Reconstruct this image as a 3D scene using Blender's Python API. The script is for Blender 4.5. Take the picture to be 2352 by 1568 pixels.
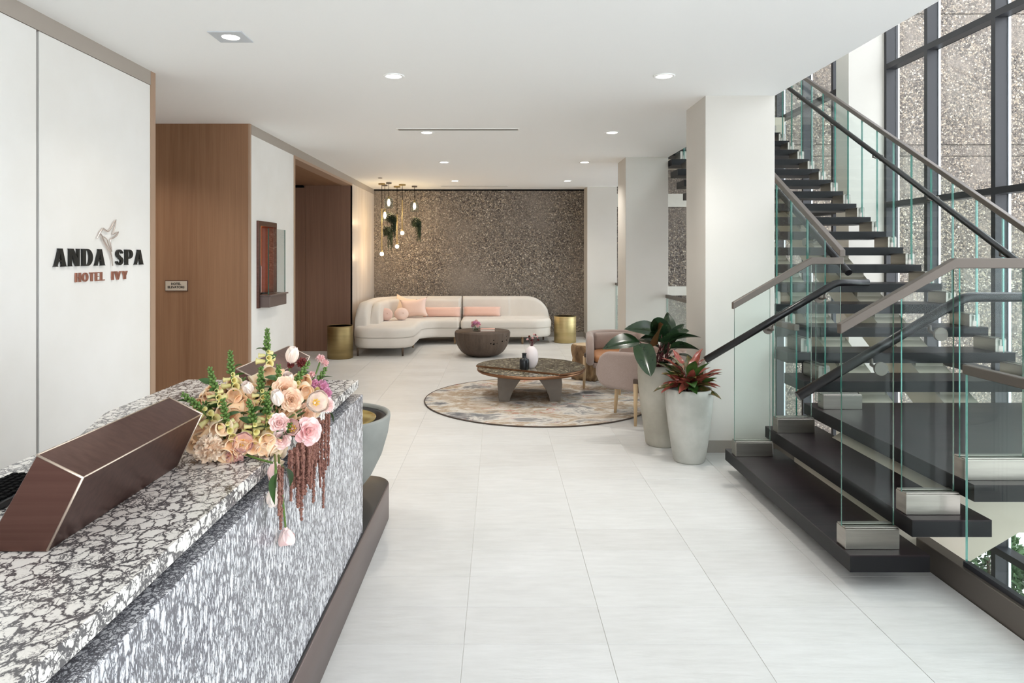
import bpy, bmesh, math, random
from mathutils import Vector, Matrix, geometry
from math import sin, cos, pi, sqrt, radians as R

for o in list(bpy.data.objects):
    bpy.data.objects.remove(o)
scene = bpy.context.scene
C = scene.collection
random.seed(7)

# ---------------------------------------------------------------- camera, sky, exposure
H = 1.62                       # eye height
F = 1568.0                     # focal length in pixels of a 2352 wide frame (24 mm)
CX, CY = 1145.0, 586.0         # vanishing point of the room in the frame
cam = bpy.data.cameras.new('camera')
cam.sensor_width = 36.0
cam.lens = 24.0
cam.shift_x = (1176 - CX) / 2352
cam.shift_y = -(784 - CY) / 2352
cam.clip_start = 0.05
cam.clip_end = 200
cam_o = bpy.data.objects.new('camera', cam)
cam_o.location = (0, 0, H)
cam_o.rotation_euler = (pi / 2, 0, 0)
C.objects.link(cam_o)
scene.camera = cam_o

world = bpy.data.worlds.new('overcast_sky')
scene.world = world
world.use_nodes = True
wn = world.node_tree.nodes['Background']
wn.inputs['Color'].default_value = (0.925, 0.965, 1.02, 1)
wn.inputs['Strength'].default_value = 3.6

vs = scene.view_settings
scene.display_settings.display_device = 'sRGB'
vs.view_transform = 'Standard'
vs.look = 'None'
vs.gamma = 1.0
vs.use_curve_mapping = False
vs.exposure = 0.38
scene.cycles.max_bounces = 12
scene.cycles.diffuse_bounces = 6
scene.cycles.transparent_max_bounces = 32
scene.cycles.sample_clamp_indirect = 8.0


def portal(name, loc, rot, sx, sy):
    l = bpy.data.lights.new(name, 'AREA')
    l.shape = 'RECTANGLE'
    l.size, l.size_y = sx, sy
    l.cycles.is_portal = True
    o = bpy.data.objects.new(name, l)
    o.location = loc
    o.rotation_euler = rot
    o['kind'] = 'helper'
    C.objects.link(o)


# window openings: the glazed side of the stair hall and the glass front added behind the viewer
portal('window_portal', (5.4, 5.5, 2.1), (0, R(90), 0), 9.4, 16.0)
portal('added_front_portal', (-1.3, -2.75, 1.46), (R(-90), 0, 0), 7.2, 3.0)


# ---------------------------------------------------------------- materials
def lin(c):
    return tuple((x / 12.92 if x <= 0.04045 else ((x + 0.055) / 1.055) ** 2.4) for x in c)


def rgb(r, g, b):
    return lin((r / 255, g / 255, b / 255)) + (1,)


class Mat:
    """small node-graph helper around a Principled material"""

    def __init__(s, name, col=(200, 200, 200), rough=0.6, metal=0.0, spec=0.5, **kw):
        s.m = bpy.data.materials.new(name)
        s.m.use_nodes = True
        s.t = s.m.node_tree
        s.n = s.t.nodes
        s.b = s.n['Principled BSDF']
        s.b.inputs['Base Color'].default_value = rgb(*col)
        s.b.inputs['Roughness'].default_value = rough
        s.b.inputs['Metallic'].default_value = metal
        s.b.inputs['Specular IOR Level'].default_value = spec
        for k, v in kw.items():
            s.b.inputs[k].default_value = v
        s._co = None

    def node(s, typ, **kw):
        n = s.n.new(typ)
        for k, v in kw.items():
            if k in n.inputs:
                n.inputs[k].default_value = v
            else:
                setattr(n, k, v)
        return n

    def link(s, a, b):
        s.t.links.new(a, b)

    def co(s, scale=(1, 1, 1), kind='Position'):
        if kind == 'Position':
            g = s.node('ShaderNodeNewGeometry').outputs['Position']
        else:
            g = s.node('ShaderNodeTexCoord').outputs[kind]
        mp = s.node('ShaderNodeMapping')
        mp.inputs['Scale'].default_value = scale
        s.link(g, mp.inputs['Vector'])
        return mp.outputs['Vector']

    def noise(s, vec, scale=5.0, detail=4.0, rough=0.55, dist=0.0):
        n = s.node('ShaderNodeTexNoise')
        n.inputs['Scale'].default_value = scale
        n.inputs['Detail'].default_value = detail
        n.inputs['Roughness'].default_value = rough
        n.inputs['Distortion'].default_value = dist
        s.link(vec, n.inputs['Vector'])
        return n.outputs['Fac'], n.outputs['Color']

    def voro(s, vec, scale=5.0, feature='F1', rand=1.0):
        n = s.node('ShaderNodeTexVoronoi')
        n.feature = feature
        n.inputs['Scale'].default_value = scale
        n.inputs['Randomness'].default_value = rand
        s.link(vec, n.inputs['Vector'])
        return n

    def ramp(s, fac, stops, interp='LINEAR'):
        n = s.node('ShaderNodeValToRGB')
        n.color_ramp.interpolation = interp
        els = n.color_ramp.elements
        while len(els) < len(stops):
            els.new(0.5)
        for e, (p, c) in zip(els, stops):
            e.position = p
            e.color = rgb(*c) if len(c) == 3 else c
        s.link(fac, n.inputs['Fac'])
        return n.outputs['Color']

    def mix(s, fac, a, b, mode='MIX'):
        n = s.node('ShaderNodeMix', data_type='RGBA', blend_type=mode)
        for i, v in ((0, fac), (6, a), (7, b)):
            if hasattr(v, 'links'):
                s.link(v, n.inputs[i])
            else:
                n.inputs[i].default_value = v
        return n.outputs[2]

    def math(s, op, a, b=0.5, clamp=False):
        n = s.node('ShaderNodeMath', operation=op, use_clamp=clamp)
        for i, v in ((0, a), (1, b)):
            if hasattr(v, 'links'):
                s.link(v, n.inputs[i])
            else:
                n.inputs[i].default_value = v
        return n.outputs[0]

    def color(s, out):
        s.link(out, s.b.inputs['Base Color'])
        return s

    def rough(s, out):
        s.link(out, s.b.inputs['Roughness'])
        return s

    def bump(s, out, strength=0.3, dist=0.01):
        n = s.node('ShaderNodeBump')
        n.inputs['Strength'].default_value = strength
        n.inputs['Distance'].default_value = dist
        s.link(out, n.inputs['Height'])
        s.link(n.outputs['Normal'], s.b.inputs['Normal'])
        return s


def mottled(name, a, b, scale=3.0, rough=0.7, bump=0.0, bscale=40.0, detail=5.0, metal=0.0, dist=0.004, kind='Position', stretch=(1, 1, 1), spec=0.5):
    m = Mat(name, a, rough, metal, spec)
    f, _ = m.noise(m.co(stretch, kind), scale, detail)
    m.color(m.ramp(f, [(0.35, a), (0.65, b)]))
    if bump:
        f2, _ = m.noise(m.co(stretch, kind), bscale, 4)
        m.bump(f2, bump, dist)
    return m.m


MT = {}
MT['ceiling'] = Mat('ceiling_paint', (250, 250, 249), 0.75, spec=0.2).m
MT['white'] = Mat('white_paint', (238, 236, 231), 0.6, spec=0.3).m
MT['column'] = mottled('column_paint', (208, 204, 196), (212, 208, 201), 1.2, 0.6, spec=0.3)
MT['taupe'] = Mat('taupe_paint', (168, 158, 148), 0.55).m
MT['taupe_dark'] = Mat('taupe_base_paint', (150, 143, 135), 0.5).m
MT['beige'] = mottled('beige_steel_paint', (190, 182, 164), (198, 190, 173), 1.5, 0.5)
MT['plaster'] = mottled('venetian_plaster', (230, 227, 222), (238, 236, 233), 1.1, 0.5, 0.08, 14, detail=7)
MT['black'] = Mat('black_paint', (8, 8, 9), 0.8, spec=0.1).m
MT['dark_frame'] = Mat('dark_window_metal', (40, 40, 44), 0.45, 0.0).m
MT['frame_strip'] = Mat('pale_gasket', (206, 211, 216), 0.4).m
MT['steel'] = mottled('brushed_nickel', (150, 145, 138), (166, 160, 152), 2.0, 0.32, 0.06, 60, metal=1.0, stretch=(1, 1, 14))
MT['rail'] = Mat('taupe_rail_metal', (104, 96, 89), 0.42, 0.5).m
MT['handrail'] = Mat('black_handrail', (18, 17, 19), 0.28, 0.0).m
MT['brass'] = mottled('brushed_brass', (190, 170, 122), (204, 184, 138), 2.0, 0.46, 0.05, 40, metal=1.0, stretch=(1, 1, 10))
MT['brass_dark'] = mottled('antique_brass', (146, 128, 90), (164, 144, 102), 2.0, 0.46, 0.05, 40, metal=1.0, stretch=(1, 1, 10))
MT['copper'] = Mat('copper', (146, 108, 82), 0.38, 1.0).m
MT['copper_sign'] = Mat('copper_lettering', (176, 122, 104), 0.4, 0.7).m
MT['silver_pink'] = Mat('rose_silver', (226, 214, 208), 0.25, 0.9).m
MT['sign_black'] = Mat('dark_sign_metal', (44, 44, 42), 0.35, 0.4).m
MT['plate'] = Mat('pale_plaque_metal', (200, 188, 172), 0.45, 0.2).m
MT['grout'] = mottled('grout', (212, 210, 206), (220, 218, 214), 6, 0.9)


def tile_mat():
    m = Mat('stone_tile', (214, 212, 208), 0.42, spec=0.4)
    v = m.co((1, 1, 1))
    f, _ = m.noise(v, 2.2, 5)
    mp = m.node('ShaderNodeMapping')
    mp.inputs['Rotation'].default_value = (0, 0, R(-28))
    mp.inputs['Scale'].default_value = (5, 26, 5)
    m.link(v, mp.inputs['Vector'])
    f2, _ = m.noise(mp.outputs['Vector'], 1.0, 6, 0.6)
    info = m.node('ShaderNodeObjectInfo')
    base = m.ramp(f, [(0.3, (203, 202, 199)), (0.7, (212, 211, 209))])
    base = m.mix(0.17, base, m.ramp(f2, [(0.3, (190, 188, 185)), (0.7, (246, 246, 245))]))
    tone = m.ramp(info.outputs['Random'], [(0, (247, 246, 245)), (1, (255, 255, 255))])
    m.color(m.mix(1.0, base, tone, 'MULTIPLY'))
    m.bump(f2, 0.3, 0.006)
    return m.m


MT['tile'] = tile_mat()


def wood_mat(name, a, b, c, axis='z', rough=0.5):
    m = Mat(name, a, rough, spec=0.35)
    sc = {'z': (26, 26, 0.7), 'x': (0.7, 26, 26), 'y': (26, 0.7, 26)}[axis]
    v = m.co(sc)
    f, _ = m.noise(v, 1.0, 6, 0.62, 0.35)
    sc2 = tuple(x * 6 if x > 1 else x * 3 for x in sc)
    f2, _ = m.noise(m.co(sc2), 1.0, 3, 0.6)
    sc3 = tuple(x * 0.12 if x > 1 else x * 0.3 for x in sc)
    f3, _ = m.noise(m.co(sc3), 1.0, 2, 0.5)
    col = m.ramp(f, [(0.28, a), (0.5, b), (0.72, c)])
    col = m.mix(0.3, col, m.ramp(f2, [(0.35, a), (0.65, c)]))
    col = m.mix(0.35, col, m.ramp(f3, [(0.35, a), (0.65, c)]))
    m.color(col)
    m.bump(f2, 0.08, 0.002)
    return m.m


MT['wood'] = wood_mat('walnut_veneer', (124, 90, 65), (142, 106, 79), (160, 123, 94))
MT['wood_x'] = wood_mat('walnut_veneer_soffit', (116, 84, 62), (134, 100, 74), (152, 116, 88), 'y')
MT['wood_red'] = wood_mat('walnut_veneer_deep', (118, 87, 71), (133, 101, 84), (148, 115, 96))
MT['wood_edge'] = Mat('wood_edge_band', (168, 140, 118), 0.5).m
MT['leg_wood'] = wood_mat('pale_ash', (188, 158, 120), (202, 174, 136), (214, 188, 152))
MT['bowl_wood'] = wood_mat('dark_carved_wood', (66, 54, 46), (86, 72, 62), (108, 92, 80), 'z', 0.55)


def aggregate(name, scale=24.0, light=1.0, warm=0.0):
    m = Mat(name, (120, 112, 104), 0.85, spec=0.3)
    v = m.co()
    # jitter the lookup a little so that the stones are not round
    f0, c0 = m.noise(v, scale * 1.1, 2)
    vv = m.node('ShaderNodeVectorMath', operation='MULTIPLY_ADD')
    m.link(c0, vv.inputs[0])
    vv.inputs[1].default_value = (0.016,) * 3
    m.link(v, vv.inputs[2])
    p = vv.outputs[0]
    vo = m.voro(p, scale)
    vd = m.voro(p, scale, 'DISTANCE_TO_EDGE')
    vo2 = m.voro(p, scale * 2.1)
    sep = m.node('ShaderNodeSeparateColor')
    m.link(vo.outputs['Color'], sep.inputs[0])
    k = light

    def s(c):
        return tuple(min(255, x * k) for x in c)
    stone = m.ramp(sep.outputs[0], [(0.0, s((62, 58, 56))), (0.25, s((98, 90, 84))), (0.5, s((134, 122, 110))), (0.72, s((160, 146, 128))), (0.90, s((182, 170, 152))), (1.0, s((206, 197, 183)))])
    sep2 = m.node('ShaderNodeSeparateColor')
    m.link(vo2.outputs['Color'], sep2.inputs[0])
    small = m.ramp(sep2.outputs[1], [(0.0, s((70, 66, 63))), (0.5, s((122, 114, 106))), (0.85, s((156, 146, 134))), (1.0, s((206, 198, 186)))])
    isbig = m.math('GREATER_THAN', sep.outputs[1], 0.45)
    col = m.mix(isbig, small, stone)
    edge = m.ramp(vd.outputs['Distance'], [(0.0, (0, 0, 0)), (0.12, (255, 255, 255))])
    gap = m.mix(edge, rgb(*s((84, 77, 72))), col)
    # smoother cement-rich clouds
    fc, _ = m.noise(v, 0.75, 5, 0.6)
    cloud = m.ramp(fc, [(0.42, (0, 0, 0)), (0.7, (255, 255, 255))])
    sepc = m.math('MULTIPLY', cloud, 0.78)
    fcem, _ = m.noise(v, 40, 3)
    cement = m.ramp(fcem, [(0.3, s((118, 109, 101))), (0.7, s((142, 133, 124)))])
    fin = m.mix(sepc, gap, cement)
    m.color(fin)
    h = m.mix(sepc, edge, rgb(120, 120, 120))
    m.bump(h, 0.6, 0.012)
    return m.m


MT['aggregate'] = aggregate('exposed_aggregate', 40.0, 1.08)
MT['aggregate_out'] = aggregate('exposed_aggregate_outdoors', 33.0, 0.98)
MT['concrete'] = mottled('concrete', (150, 145, 136), (170, 165, 156), 4, 0.8, 0.2, 60)
MT['concrete_band'] = mottled('smooth_concrete_band', (196, 194, 184), (206, 204, 195), 3, 0.8)
MT['carpet'] = mottled('grey_carpet', (150, 147, 141), (164, 160, 154), 6, 0.95)
MT['paving'] = mottled('outdoor_paving', (222, 222, 220), (232, 232, 230), 2, 0.8)


def marble(name, sc, sc2, cols, w0, w1, dist):
    m = Mat(name, (235, 232, 228), 0.22, spec=0.5)
    v = m.co(sc)
    f0, c0 = m.noise(v, 1.6, 5, 0.6)
    vv = m.node('ShaderNodeVectorMath', operation='MULTIPLY_ADD')
    m.link(c0, vv.inputs[0])
    vv.inputs[1].default_value = (dist,) * 3
    m.link(v, vv.inputs[2])
    p = vv.outputs[0]
    e1 = m.voro(p, 1.0, 'DISTANCE_TO_EDGE').outputs['Distance']
    e2 = m.voro(p, sc2, 'DISTANCE_TO_EDGE').outputs['Distance']
    fw, _ = m.noise(v, 0.9, 3)
    width = m.math('MULTIPLY', fw, w1)
    d1 = m.math('DIVIDE', e1, m.math('ADD', width, 0.004))
    d2 = m.math('DIVIDE', e2, m.math('ADD', width, 0.004))
    fm, _ = m.noise(v, 0.55, 2)
    mask = m.ramp(fm, [(0.40, (0, 0, 0)), (0.60, (255, 255, 255))])
    d2m = m.math('ADD', d2, m.math('MULTIPLY', mask, w0))
    d = m.math('MINIMUM', d1, d2m)
    col = m.ramp(m.math('MULTIPLY', d, 0.5, True), cols)
    ft, _ = m.noise(m.co((6, 6, 6)), 1.0, 5)
    col = m.mix(0.12, col, m.ramp(ft, [(0.3, (170, 164, 166)), (0.7, (245, 242, 238))]))
    m.color(col)
    return m.m


MT['marble'] = marble('black_veined_marble', (27, 21, 21), 2.1, [(0.0, (34, 32, 36)), (0.28, (62, 58, 62)), (0.50, (200, 194, 188)), (0.8, (238, 233, 226))], 1.3, 0.155, 1.3)
MT['marble_front'] = marble('black_veined_marble_front', (78, 56, 19), 2.0, [(0.0, (54, 54, 62)), (0.28, (92, 92, 102)), (0.55, (200, 200, 206)), (0.9, (240, 239, 240))], 1.0, 0.24, 1.5)


def bronze_mat():
    m = Mat('brushed_bronze', (92, 62, 54), 0.34, 0.9)
    f, _ = m.noise(m.co((1.2, 60, 60)), 1.0, 4)
    m.color(m.ramp(f, [(0.3, (92, 64, 57)), (0.7, (108, 78, 70))]))
    m.b.inputs['Anisotropic'].default_value = 0.55
    m.bump(f, 0.05, 0.001)
    return m.m


MT['bronze'] = bronze_mat()
MT['bronze_edge'] = Mat('bronze_pale_edge', (206, 188, 172), 0.35, 0.8).m
MT['plinth'] = Mat('bronze_plinth', (118, 104, 100), 0.4, 0.6).m
MT['plinth_top'] = Mat('dark_plinth_top', (44, 42, 42), 0.35, 0.2).m
MT['keys'] = Mat('black_plastic', (26, 26, 28), 0.5).m


def tread_mat():
    m = Mat('dark_stained_tread', (52, 46, 50), 0.3, spec=0.25)
    f, _ = m.noise(m.co((2, 30, 30)), 1.0, 5)
    f2, _ = m.noise(m.co(), 3.0, 4)
    c = m.ramp(f, [(0.32, (16, 13, 15)), (0.68, (50, 40, 43))])
    m.color(m.mix(0.4, c, m.ramp(f2, [(0.32, (14, 12, 14)), (0.68, (46, 37, 40))])))
    m.bump(f, 0.06, 0.002)
    return m.m


MT['tread'] = tread_mat()
MT['tread_face'] = Mat('dark_tread_steel', (18, 17, 19), 0.42, 0.0, 0.25).m


def glass_mat(name, tint=(236, 246, 242), rough=0.0, refl=0.03):
    """thin clear pane: straight-through transmission, Fresnel reflection on top"""
    m = bpy.data.materials.new(name)
    m.use_nodes = True
    t = m.node_tree
    t.nodes.clear()
    out = t.nodes.new('ShaderNodeOutputMaterial')
    mx = t.nodes.new('ShaderNodeMixShader')
    tr = t.nodes.new('ShaderNodeBsdfTransparent')
    gl = t.nodes.new('ShaderNodeBsdfGlossy')
    # Schlick reflectance from the angle of incidence, the same on both faces of the sheet
    geo = t.nodes.new('ShaderNodeNewGeometry')
    dot = t.nodes.new('ShaderNodeVectorMath')
    dot.operation = 'DOT_PRODUCT'
    t.links.new(geo.outputs['Incoming'], dot.inputs[0])
    t.links.new(geo.outputs['Normal'], dot.inputs[1])

    def mth(op, a, b):
        n = t.nodes.new('ShaderNodeMath')
        n.operation = op
        for i, v in ((0, a), (1, b)):
            if hasattr(v, 'links'):
                t.links.new(v, n.inputs[i])
            else:
                n.inputs[i].default_value = v
        return n.outputs[0]
    inv = mth('SUBTRACT', 1.0, mth('ABSOLUTE', dot.outputs['Value'], 0))
    fr = mth('ADD', mth('MULTIPLY', mth('POWER', inv, 5.0), 0.8), refl)
    tr.inputs['Color'].default_value = rgb(*tint)
    gl.inputs['Roughness'].default_value = rough
    gl.inputs['Color'].default_value = (1, 1, 1, 1)
    t.links.new(fr, mx.inputs[0])
    t.links.new(tr.outputs[0], mx.inputs[1])
    t.links.new(gl.outputs[0], mx.inputs[2])
    t.links.new(mx.outputs[0], out.inputs['Surface'])
    return m


MT['glass'] = glass_mat('clear_guard_glass', (250, 254, 253), refl=0.008)
MT['window_glass'] = glass_mat('window_glass', (253, 254, 254), refl=0.02)
MT['clear_glass'] = glass_mat('clear_vase_glass', (240, 243, 242))
MT['glass_edge'] = Mat('green_glass_edge', (52, 116, 102), 0.12, 0.0, 0.6, **{'Transmission Weight': 0.25}).m


def fabric(name, a, b, rough=0.9, scale=220, bump=0.12, sheen=0.3):
    m = Mat(name, a, rough, spec=0.2)
    f, _ = m.noise(m.co((1, 1, 1), 'Object'), scale, 2)
    f2, _ = m.noise(m.co((1, 1, 1), 'Object'), 3.0, 3)
    m.color(m.mix(0.5, m.ramp(f, [(0.3, a), (0.7, b)]), m.ramp(f2, [(0.3, a), (0.7, b)])))
    m.b.inputs['Sheen Weight'].default_value = sheen
    m.bump(f, bump, 0.002)
    return m.m


MT['cream'] = fabric('cream_boucle', (210, 203, 194), (222, 215, 207))
MT['pink'] = fabric('blush_velvet', (224, 182, 166), (232, 194, 178), 0.7, 120, 0.06, 0.6)
MT['pink_pale'] = fabric('pale_blush_linen', (230, 200, 186), (238, 212, 200))
MT['pink_dust'] = fabric('dusty_pink_linen', (214, 180, 168), (222, 190, 178))
MT['cream_cushion'] = fabric('warm_cream_linen', (236, 212, 186), (242, 220, 198))
MT['taupe_fabric'] = fabric('taupe_wool', (146, 128, 120), (166, 148, 140), 0.95, 160)
MT['tan_leather'] = mottled('tan_leather', (176, 122, 82), (190, 136, 94), 6, 0.5, 0.1, 120, kind='Object')
MT['dark_leg'] = Mat('dark_leg_wood', (84, 66, 52), 0.5).m
MT['sofa_leg'] = Mat('oiled_leg_wood', (150, 122, 92), 0.5).m


def rug_mat():
    m = Mat('abstract_rug', (190, 180, 168), 0.95, spec=0.1)
    v = m.co((1.2, 1.9, 1))
    f, c = m.noise(v, 1.5, 9, 0.7, 0.7)
    col = m.ramp(f, [(0.34, (108, 107, 110)), (0.42, (150, 147, 144)), (0.47, (208, 203, 196)), (0.52, (186, 174, 158)), (0.555, (164, 144, 122)), (0.60, (190, 178, 164)), (0.66, (220, 215, 208))])
    f2, _ = m.noise(v, 3.4, 8, 0.75, 0.9)
    mk = m.ramp(f2, [(0.57, (0, 0, 0)), (0.60, (255, 255, 255)), (0.64, (255, 255, 255)), (0.67, (0, 0, 0))])
    f3, _ = m.noise(m.co((1, 1, 1)), 1.1, 2)
    mk3 = m.ramp(f3, [(0.45, (0, 0, 0)), (0.6, (255, 255, 255))])
    col = m.mix(m.math('MULTIPLY', m.math('MULTIPLY', mk, mk3), 0.75), col, rgb(176, 92, 76))
    f4, _ = m.noise(v, 2.4, 9, 0.72, 0.6)
    mk4 = m.ramp(f4, [(0.58, (0, 0, 0)), (0.66, (255, 255, 255))])
    f5, _ = m.noise(m.co((1, 1, 1)), 0.9, 1)
    col = m.mix(m.math('MULTIPLY', mk4, 0.6), col, rgb(112, 118, 124))
    fp, _ = m.noise(m.co(), 300, 2)
    m.color(col)
    m.bump(fp, 0.25, 0.003)
    return m.m


MT['rug'] = rug_mat()
MT['rug_edge'] = Mat('dark_rug_binding', (78, 66, 58), 0.9).m


def granite_mat():
    m = Mat('polished_granite', (104, 98, 84), 0.06, spec=0.8)
    vo = m.voro(m.co(), 42)
    sep = m.node('ShaderNodeSeparateColor')
    m.link(vo.outputs['Color'], sep.inputs[0])
    m.color(m.ramp(sep.outputs[0], [(0.0, (50, 46, 40)), (0.4, (86, 80, 68)), (0.75, (116, 108, 92)), (1.0, (176, 168, 146))]))
    return m.m


MT['granite'] = granite_mat()
MT['table_leg'] = mottled('warm_grey_concrete', (106, 97, 87), (120, 111, 101), 5, 0.6, 0.1, 40)
MT['pot'] = mottled('weathered_concrete', (160, 154, 140), (186, 181, 168), 3.2, 0.55, 0.15, 30)
MT['pot_light'] = mottled('pale_glazed_concrete', (160, 159, 150), (190, 189, 181), 3.2, 0.4, 0.12, 30)
MT['bowl_concrete'] = mottled('bowl_grey_concrete', (126, 127, 123), (142, 143, 138), 4, 0.7, 0.1, 50)
MT['soil'] = mottled('soil', (38, 30, 24), (58, 46, 36), 30, 0.95, 0.5, 60)
MT['water_brass'] = Mat('pale_gold_dish', (206, 182, 112), 0.22, 0.8).m
MT['vase_black'] = Mat('black_glazed_ceramic', (26, 30, 34), 0.3).m
MT['vase_white'] = Mat('white_glazed_ceramic', (232, 222, 222), 0.4).m


def bark_mat():
    m = Mat('stump_bark', (140, 112, 80), 0.85)
    f, _ = m.noise(m.co((9, 9, 4)), 1.0, 6, 0.65, 0.5)
    m.color(m.ramp(f, [(0.3, (70, 52, 38)), (0.5, (136, 108, 78)), (0.72, (186, 156, 116))]))
    m.bump(f, 0.8, 0.03)
    return m.m


MT['bark'] = bark_mat()
MT['stump_cut'] = mottled('stump_cut_wood', (196, 172, 138), (212, 190, 158), 5, 0.6)


def emit(name, col, strength):
    m = bpy.data.materials.new(name)
    m.use_nodes = True
    b = m.node_tree.nodes['Principled BSDF']
    b.inputs['Base Color'].default_value = rgb(*col)
    b.inputs['Emission Color'].default_value = rgb(*col)
    b.inputs['Emission Strength'].default_value = strength
    return m


MT['lamp'] = emit('downlight_lens', (255, 246, 232), 9.0)
MT['bulb'] = emit('warm_bulb', (255, 222, 170), 14.0)
MT['niche_glow'] = emit('backlit_amber_panel', (228, 140, 84), 1.5)


def leafmat(name, cols, rough=0.35, trans=0.0, scale=14, kind='Object', spec=0.5):
    m = Mat(name, cols[0], rough, spec=spec)
    f, _ = m.noise(m.co((1, 1, 1), kind), scale, 4)
    n = len(cols)
    m.color(m.ramp(f, [(0.3 + 0.4 * i / max(1, n - 1), c) for i, c in enumerate(cols)]))
    if trans:
        m.b.inputs['Subsurface Weight'].default_value = trans
        m.b.inputs['Subsurface Radius'].default_value = (0.01, 0.008, 0.006)
        m.b.inputs['Subsurface Scale'].default_value = 0.4
    return m.m


MT['leaf_dark'] = leafmat('dark_glossy_leaf', [(22, 40, 26), (38, 58, 34)], 0.22)
MT['leaf_under'] = leafmat('bronze_leaf', [(70, 46, 28), (104, 70, 40)], 0.3)
MT['leaf_red'] = leafmat('red_croton_leaf', [(104, 40, 44), (150, 74, 64), (66, 72, 38)], 0.3, scale=30)
MT['leaf_olive'] = leafmat('olive_croton_leaf', [(40, 56, 28), (84, 80, 40), (140, 80, 58)], 0.3, scale=30)
MT['leaf_green'] = leafmat('fresh_green_leaf', [(40, 72, 30), (66, 100, 44)], 0.4)
MT['stem_red'] = Mat('wine_red_stem', (92, 34, 40), 0.4).m
MT['stem_green'] = Mat('green_stem', (92, 120, 52), 0.45).m
MT['trail'] = leafmat('trailing_plant_green', [(22, 34, 20), (44, 62, 34)], 0.6)
MT['peach'] = leafmat('peach_petal', [(252, 214, 176), (253, 228, 200), (250, 206, 174)], 0.6, 0.25, 30)
MT['apricot'] = leafmat('apricot_petal', [(248, 200, 154), (252, 218, 182)], 0.6, 0.25, 30)
MT['bud_yellow'] = leafmat('yellow_green_bud', [(222, 212, 128), (244, 232, 176)], 0.5, 0.2, 40)
MT['bud_green'] = leafmat('green_bud', [(58, 96, 40), (118, 144, 66)], 0.5, 0.1, 40)
MT['white_petal'] = leafmat('white_petal', [(250, 240, 228), (252, 228, 220)], 0.5, 0.3, 12)
MT['blush_petal'] = leafmat('blush_petal', [(250, 226, 216), (246, 208, 204), (252, 236, 228)], 0.55, 0.3, 18)
MT['rose_pink'] = leafmat('rose_pink_petal', [(238, 178, 180), (250, 222, 216)], 0.55, 0.3, 18)
MT['lilac'] = leafmat('lilac_pink_petal', [(214, 138, 176), (236, 178, 200)], 0.6, 0.25, 24)
MT['cream_petal'] = leafmat('cream_peach_petal', [(250, 220, 190), (248, 206, 180)], 0.55, 0.3, 18)
MT['carnation'] = leafmat('beige_carnation', [(236, 206, 178), (246, 226, 204)], 0.65, 0.2, 24)
MT['carnation_pink'] = leafmat('dusty_carnation', [(224, 168, 160), (238, 198, 188)], 0.65, 0.2, 24)
MT['burgundy'] = leafmat('burgundy_bloom', [(112, 44, 44), (150, 70, 64)], 0.6, 0.1, 24)
MT['amaranth'] = leafmat('amaranth_tassel', [(112, 70, 62), (152, 106, 90)], 0.8, 0, 60)
MT['stamen'] = Mat('yellow_stamen', (236, 196, 70), 0.6).m
MT['book'] = Mat('blush_book_cover', (222, 178, 166), 0.5).m
MT['paper'] = Mat('book_pages', (238, 230, 218), 0.8).m
MT['shrub'] = leafmat('shrub_leaf', [(58, 84, 52), (120, 148, 108)], 0.5, scale=6)


# ---------------------------------------------------------------- mesh and object helpers
def frame_at(d):
    """an orthonormal basis whose z axis is d"""
    z = Vector(d).normalized()
    a = Vector((0, 0, 1)) if abs(z.z) < 0.95 else Vector((1, 0, 0))
    x = a.cross(z).normalized()
    y = z.cross(x)
    return x, y, z


def mat_from(loc, d, roll=0.0, s=1.0):
    x, y, z = frame_at(d)
    if roll:
        x, y = x * cos(roll) + y * sin(roll), y * cos(roll) - x * sin(roll)
    m = Matrix(((x.x, y.x, z.x, loc[0]), (x.y, y.y, z.y, loc[1]), (x.z, y.z, z.z, loc[2]), (0, 0, 0, 1)))
    return m @ Matrix.Scale(s, 4)


ORI = {}


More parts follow.
